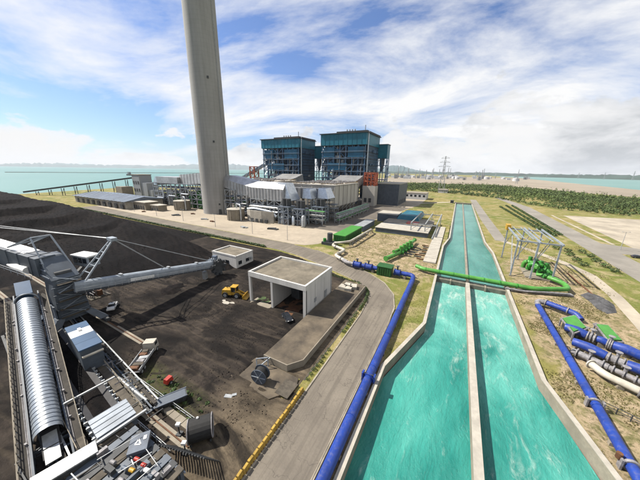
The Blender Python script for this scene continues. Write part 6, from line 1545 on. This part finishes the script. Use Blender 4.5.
# wheel loader
t = thing('wheel_loader', 'yellow wheel loader standing on the coal yard', 'loader')
mb = MB(); mb.hexa([(-3.2,-1.1,.9),(-.2,-1.1,.9),(-.2,1.1,.9),(-3.2,1.1,.9)],[(-3.0,-.95,2.3),(-.4,-.95,2.4),(-.4,.95,2.4),(-3.0,.95,2.3)]); mb.build('engine_hood', 'yellow', t)
mb = MB(); mb.box(-.3,2.0,-.75,.75,.8,1.7); mb.build('front_frame', 'yellow', t)
mb = MB(); mb.box(-.35,1.15,-.85,.85,1.75,3.2); cb = mb.build('cab', 'glass_dark', t)
mb = MB(); mb.box(-.5,1.3,-1.0,1.0,3.203,3.4); mb.build('cab_roof', 'yellow', cb)
for x in (-.32,1.1):
    for y in (-.84,.84): mb = MB(); mb.box(x-.08,x+.08,y-.06,y+.06,1.7,3.2); mb.build('cab_post', 'yellow', cb)
for s in (-1,1): mb = MB(); mb.bar((1.2,s*.6,1.9),(3.4,s*.6,.9),.3,.45); mb.build('lift_arm', 'yellow', t)
mb = MB(); vs = [(3.3,1.0),(3.4,.2),(4.6,.1),(4.5,.25),(3.7,.45),(3.75,1.35)]; mb.add([(x,-1.6,z) for x,z in vs]+[(x,1.6,z) for x,z in vs], [tuple(range(6)),tuple(reversed(range(6,12)))]+[(i,(i+1)%6,(i+1)%6+6,i+6) for i in range(6)]); mb.build('bucket', 'yellow', t)
mb = MB(); mb.cyl((-2.2,.5,2.3),.12,.9,8); mb.build('exhaust', 'steel_dark', t)
wheels(t, [(1.5,1.1),(1.5,-1.1),(-2.0,1.1),(-2.0,-1.1)], .85, .65)
c = G(234,297); finish(t, (c.x,c.y,.25), radians(20)); t.scale = (1.1,1.1,1.1)
# cable reel and black roll
t = thing('cable_reel', 'big blue cable reel standing on edge on the yard', 'reel')
for s in (-1,1):
    mb = MB(); m = 28; mb.tube([(0,s*.85-.08,0),(0,s*.85+.08,0)], 2.0, m, True, False); mb.build('flange_disc', 'slate', t)
    mb = MB()
    for k in range(6): a = 2*pi*k/6; mb.bar((.3*cos(a),s*.98,.3*sin(a)),(1.8*cos(a),s*.98,1.8*sin(a)),.16,.10,(0,1,0))
    mb.build('spoke', 'steel_pale', t)
mb = MB(); mb.tube([(0,-.76,0),(0,.76,0)], 1.55, 28); mb.build('wound_cable', 'black_rubber', t)
mb = MB(); mb.tube([(0,-1.2,0),(0,1.2,0)], .25, 12); mb.build('hub', 'galv', t)
c = G(260,384); finish(t, (c.x,c.y+.3,2.05), radians(12)); t.scale = (.8,.9,.8)
mb = MB(); 
t = thing('reel_frame', 'small steel frame leaning behind the blue cable reel', 'frame', (-30.5,32.2,0))
for a,b in (((-31.4,31.6,.1),(-31.4,31.6,2.6)),((-29.6,33.0,.1),(-29.6,33.0,2.6)),((-31.4,31.6,2.6),(-29.6,33.0,2.6)),((-31.4,31.6,.2),(-29.8,34.0,1.8))): mb.bar(a,b,.16)
mb.build('frame_bar', 'steel_pale', t)
t = thing('rubber_roll', 'big black round roll in a steel cradle at the yard edge', 'roll')
mb = MB(); vs = []; prof = [(1.75*cos(2*pi*i/20), 1.75+1.6*sin(2*pi*i/20)) for i in range(20)]
mb.add([(x,-1.7,z) for x,z in prof]+[(x,1.7,z) for x,z in prof], [tuple(range(20)),tuple(reversed(range(20,40)))]+[(i,(i+1)%20,(i+1)%20+20,i+20) for i in range(20)]); mb.build('drum', 'black_rubber', t)
for s in (-1,1):
    mb = MB(); pr = [(x*1.05,s*1.74,z*1.02) for x,z in prof]+[(prof[0][0]*1.05,s*1.74,prof[0][1])]; mb.tube(pr, .09, 6, False); mb.build('edge_frame', 'grey_valve', t)
for x in (-1.4,1.0):
    for s in (-1,1): mb = MB(); mb.box(x-.15,x+.15,s*1.4-.15,s*1.4+.15,-.15,.4); mb.build('foot', 'steel_dark', t)
mb = MB(); mb.box(.4,.7,.2,.5,3.1,3.5); mb.build('lug', 'white_paint', t)
c = G(202,437); finish(t, (c.x,c.y,.15), radians(140)); t.scale = (.95,.95,.95)
mb = MB(); mb.cbox((0,0,.12),2.2,.7,.2,0).cbox((.6,.3,.2),.8,.5,.3,.4); o = mb.top('flat_sheet', 'galv', 'crumpled pale sheet lying on the yard ground', 'sheet'); c = G(231,397); o.location = (c.x,c.y,.2); o.rotation_euler = (0,0,.4)
for i in range(26):
    x, y = random.uniform(-48,-33), random.uniform(17.8,21.5); mb = MB(); leaf_blob(mb, (x,y,.22), .45, .4, .25, 44, .17); mb.top('weed_clump', 'leaf_hedge', 'low green weed clump beside the cable trough', 'weeds', 'weeds beside the cable trough')

# ------------------------------------------------------------------ far things
def pylon(x, y, h, label, group=None, w=None, arms=3, z0=0):
    w = w or h*.16; t = thing('power_pylon', label, 'pylon', (x,y,z0), group); mb = MB(); th = max(.35, h*.009)
    lv = [0,.3,.55,.72,.86,1.0]; ww = [1,.62,.36,.24,.18,.06]
    for (a,b),(wa,wb) in zip(zip(lv,lv[1:]), zip(ww,ww[1:])):
        cs = [(-1,-1),(1,-1),(1,1),(-1,1)]
        for i in range(4):
            p, q = cs[i], cs[(i+1)%4]; A = lambda c, l, k: (x+c[0]*w/2*k, y+c[1]*w/2*k, z0+h*l)
            mb.bar(A(p,a,wa),A(p,b,wb),th); mb.bar(A(p,a,wa),A(q,b,wb),th*.6); mb.bar(A(q,a,wa),A(p,b,wb),th*.6)
    mb.build('lattice', 'galv', t)
    for k in range(arms):
        z = z0+h*(.70+.12*k); mb = MB(); L2 = w*(.95-.15*k); mb.bar((x-L2,y,z),(x+L2,y,z),th*.9); mb.bar((x-L2,y,z),(x,y,z+h*.05),th*.6); mb.bar((x+L2,y,z),(x,y,z+h*.05),th*.6); mb.build('cross_arm', 'galv', t)
    return t
pylon(-34,640,74,'tall lattice power pylon rising from the wood beyond the canal', w=13)
pylon(195,1240,55,'pale lattice mast standing on the far sandy flats', w=7, arms=1)
for i, (px, Y, h) in enumerate(((578,3600,62),(604,3500,66),(633,3400,80),(546,3900,50))):
    r = (px-320)/F; p = G(px,178,0); k = Y/p.y; pylon(p.x*k, Y, h, 'distant lattice pylon across the bay', 'pylons across the bay', z0=-4.5)
# refinery on the horizon
rnd = random.Random(3)
for k in range(84):
    px = rnd.uniform(384,460) if k < 62 else rnd.uniform(455,530); Y = rnd.uniform(1500,2600); p = G(px,178,0); x = p.x*Y/p.y; kind = k % 4
    g = ('slim refinery stack on the horizon','white storage tank on the horizon','grey process block on the horizon','white hall on the horizon')[kind]; cat = ('stack','tank','building','building')[kind]
    t = thing(('refinery_stack','storage_tank','process_block','far_hall')[kind], g, cat, (x,Y,0), g.replace('on the','along the')+'s')
    mb = MB()
    if kind == 0: 
        h = rnd.uniform(28,75); mb.tube([(x,Y,0),(x,Y,h)], [2.6,1.7], 8); mb.build('shaft', 'far_grey', t); mb = MB(); mb.tube([(x,Y,h+.01),(x,Y,h+3)], [2.2,2.2], 8); mb.build('tip', 'far_white', t)
    elif kind == 1: 
        r = rnd.uniform(9,17); h = rnd.uniform(9,15); mb.cyl((x,Y,0),r,h,20); mb.build('shell', 'far_white', t); mb = MB(); mb.tube([(x,Y,h+.01),(x,Y,h+3)], [r,.5], 20); mb.build('roof', 'far_white', t)
    elif kind == 2: 
        h = rnd.uniform(15,34); frame3(mb, x-9,x+9,Y-7,Y+7,0,h,3,2,3,1.2); mb.build('steel_frame', 'far_grey', t)
        mb = MB(); mb.box(x-6,x+5,Y-4,Y+4,0,h*.7); mb.build('vessel', 'far_grey', t)
    else: 
        w = rnd.uniform(18,42); h = rnd.uniform(7,13); mb.box(x-w/2,x+w/2,Y-9,Y+9,0,h); mb.build('wall', 'far_white', t); mb = MB(); mb.add([(x-w/2-.5,Y-9.5,h),(x+w/2+.5,Y-9.5,h),(x+w/2+.5,Y,h+3),(x-w/2-.5,Y,h+3),(x+w/2+.5,Y+9.5,h),(x-w/2-.5,Y+9.5,h)],[(0,1,2,3),(3,2,4,5),(0,3,5),(1,4,2)]); mb.build('roof', 'far_grey', t)
# low wooded shore across the bay, hills
def ridge(name, pts, depth, mat, seed, amp):
    mb = MB(); vs = []; fs = []; n = 140; tot = len(pts)-1
    for i in range(n+1):
        u = i/n*tot; j = min(tot-1,int(u)); f_ = u-j; a, b = pts[j], pts[j+1]; x, y, h = (a[k]*(1-f_)+b[k]*f_ for k in range(3))
        hh = max(.5, h*(1+amp*fbm(i*.11*6, seed, 1.0, 5)))
        dn = Vector((x,y)).normalized()
        for k, s in enumerate((0,.25,.55,1.0)): vs.append((x+dn.x*depth*s, y+dn.y*depth*s, -5+(hh+5)*(0,.62,1,0)[k]))
    for i in range(n):
        for k in range(3): fs.append((i*4+k,(i+1)*4+k,(i+1)*4+k+1,i*4+k+1))
    mb.add(vs, fs, True); return struct(name, mb, mat)
def atr(px, D):
    d_ = FW + RT*((px-320)/F) - UP*((172-240)/F); k = D/hypot(d_.x,d_.y); return (d_.x*k, d_.y*k)
ridge('terrain', [atr(px,D)+(h,) for px,D,h in ((376,5200,45),(400,5200,40),(440,5000,44),(500,4700,40),(560,4300,38),(600,4000,36),(660,3800,40),(720,3700,36))], 900, 'far_tree_line', 3.3, .30)
ridge('hills', [atr(px,D)+(h,) for px,D,h in ((-60,17000,60),(0,17000,90),(30,17000,150),(60,17000,170),(100,17000,150),(150,17000,160),(185,16000,240),(235,16000,330),(262,16000,120))], 2500, 'hill', 7.1, .35)
ridge('hills', [atr(px,D)+(h,) for px,D,h in ((366,7000,30),(383,7000,150),(392,7000,215),(402,7000,190),(415,7000,90),(430,7000,40))], 1500, 'hill', 1.9, .15)
# haze: one box of even air
mb = MB(); mb.box(-21000,21000,-1200,20500,-9,480)
hz = mb.build('haze', 'steel_dark'); hz['kind'] = 'stuff'; tag(hz, 'thin pale sea haze softening the far shore and hills', 'haze')
hm = bpy.data.materials.new('haze_air'); hm.use_nodes = True; hm.node_tree.nodes.clear()
pv = N('ShaderNodeVolumePrincipled', hm.node_tree); pv.inputs['Density'].default_value = 0.00003; pv.inputs['Color'].default_value = (0.86, 0.92, 1.0, 1); pv.inputs['Anisotropy'].default_value = 0.0
om = N('ShaderNodeOutputMaterial', hm.node_tree); L(pv.outputs[0], om.inputs['Volume'], hm.node_tree)
hz.data.materials.clear(); hz.data.materials.append(hm)
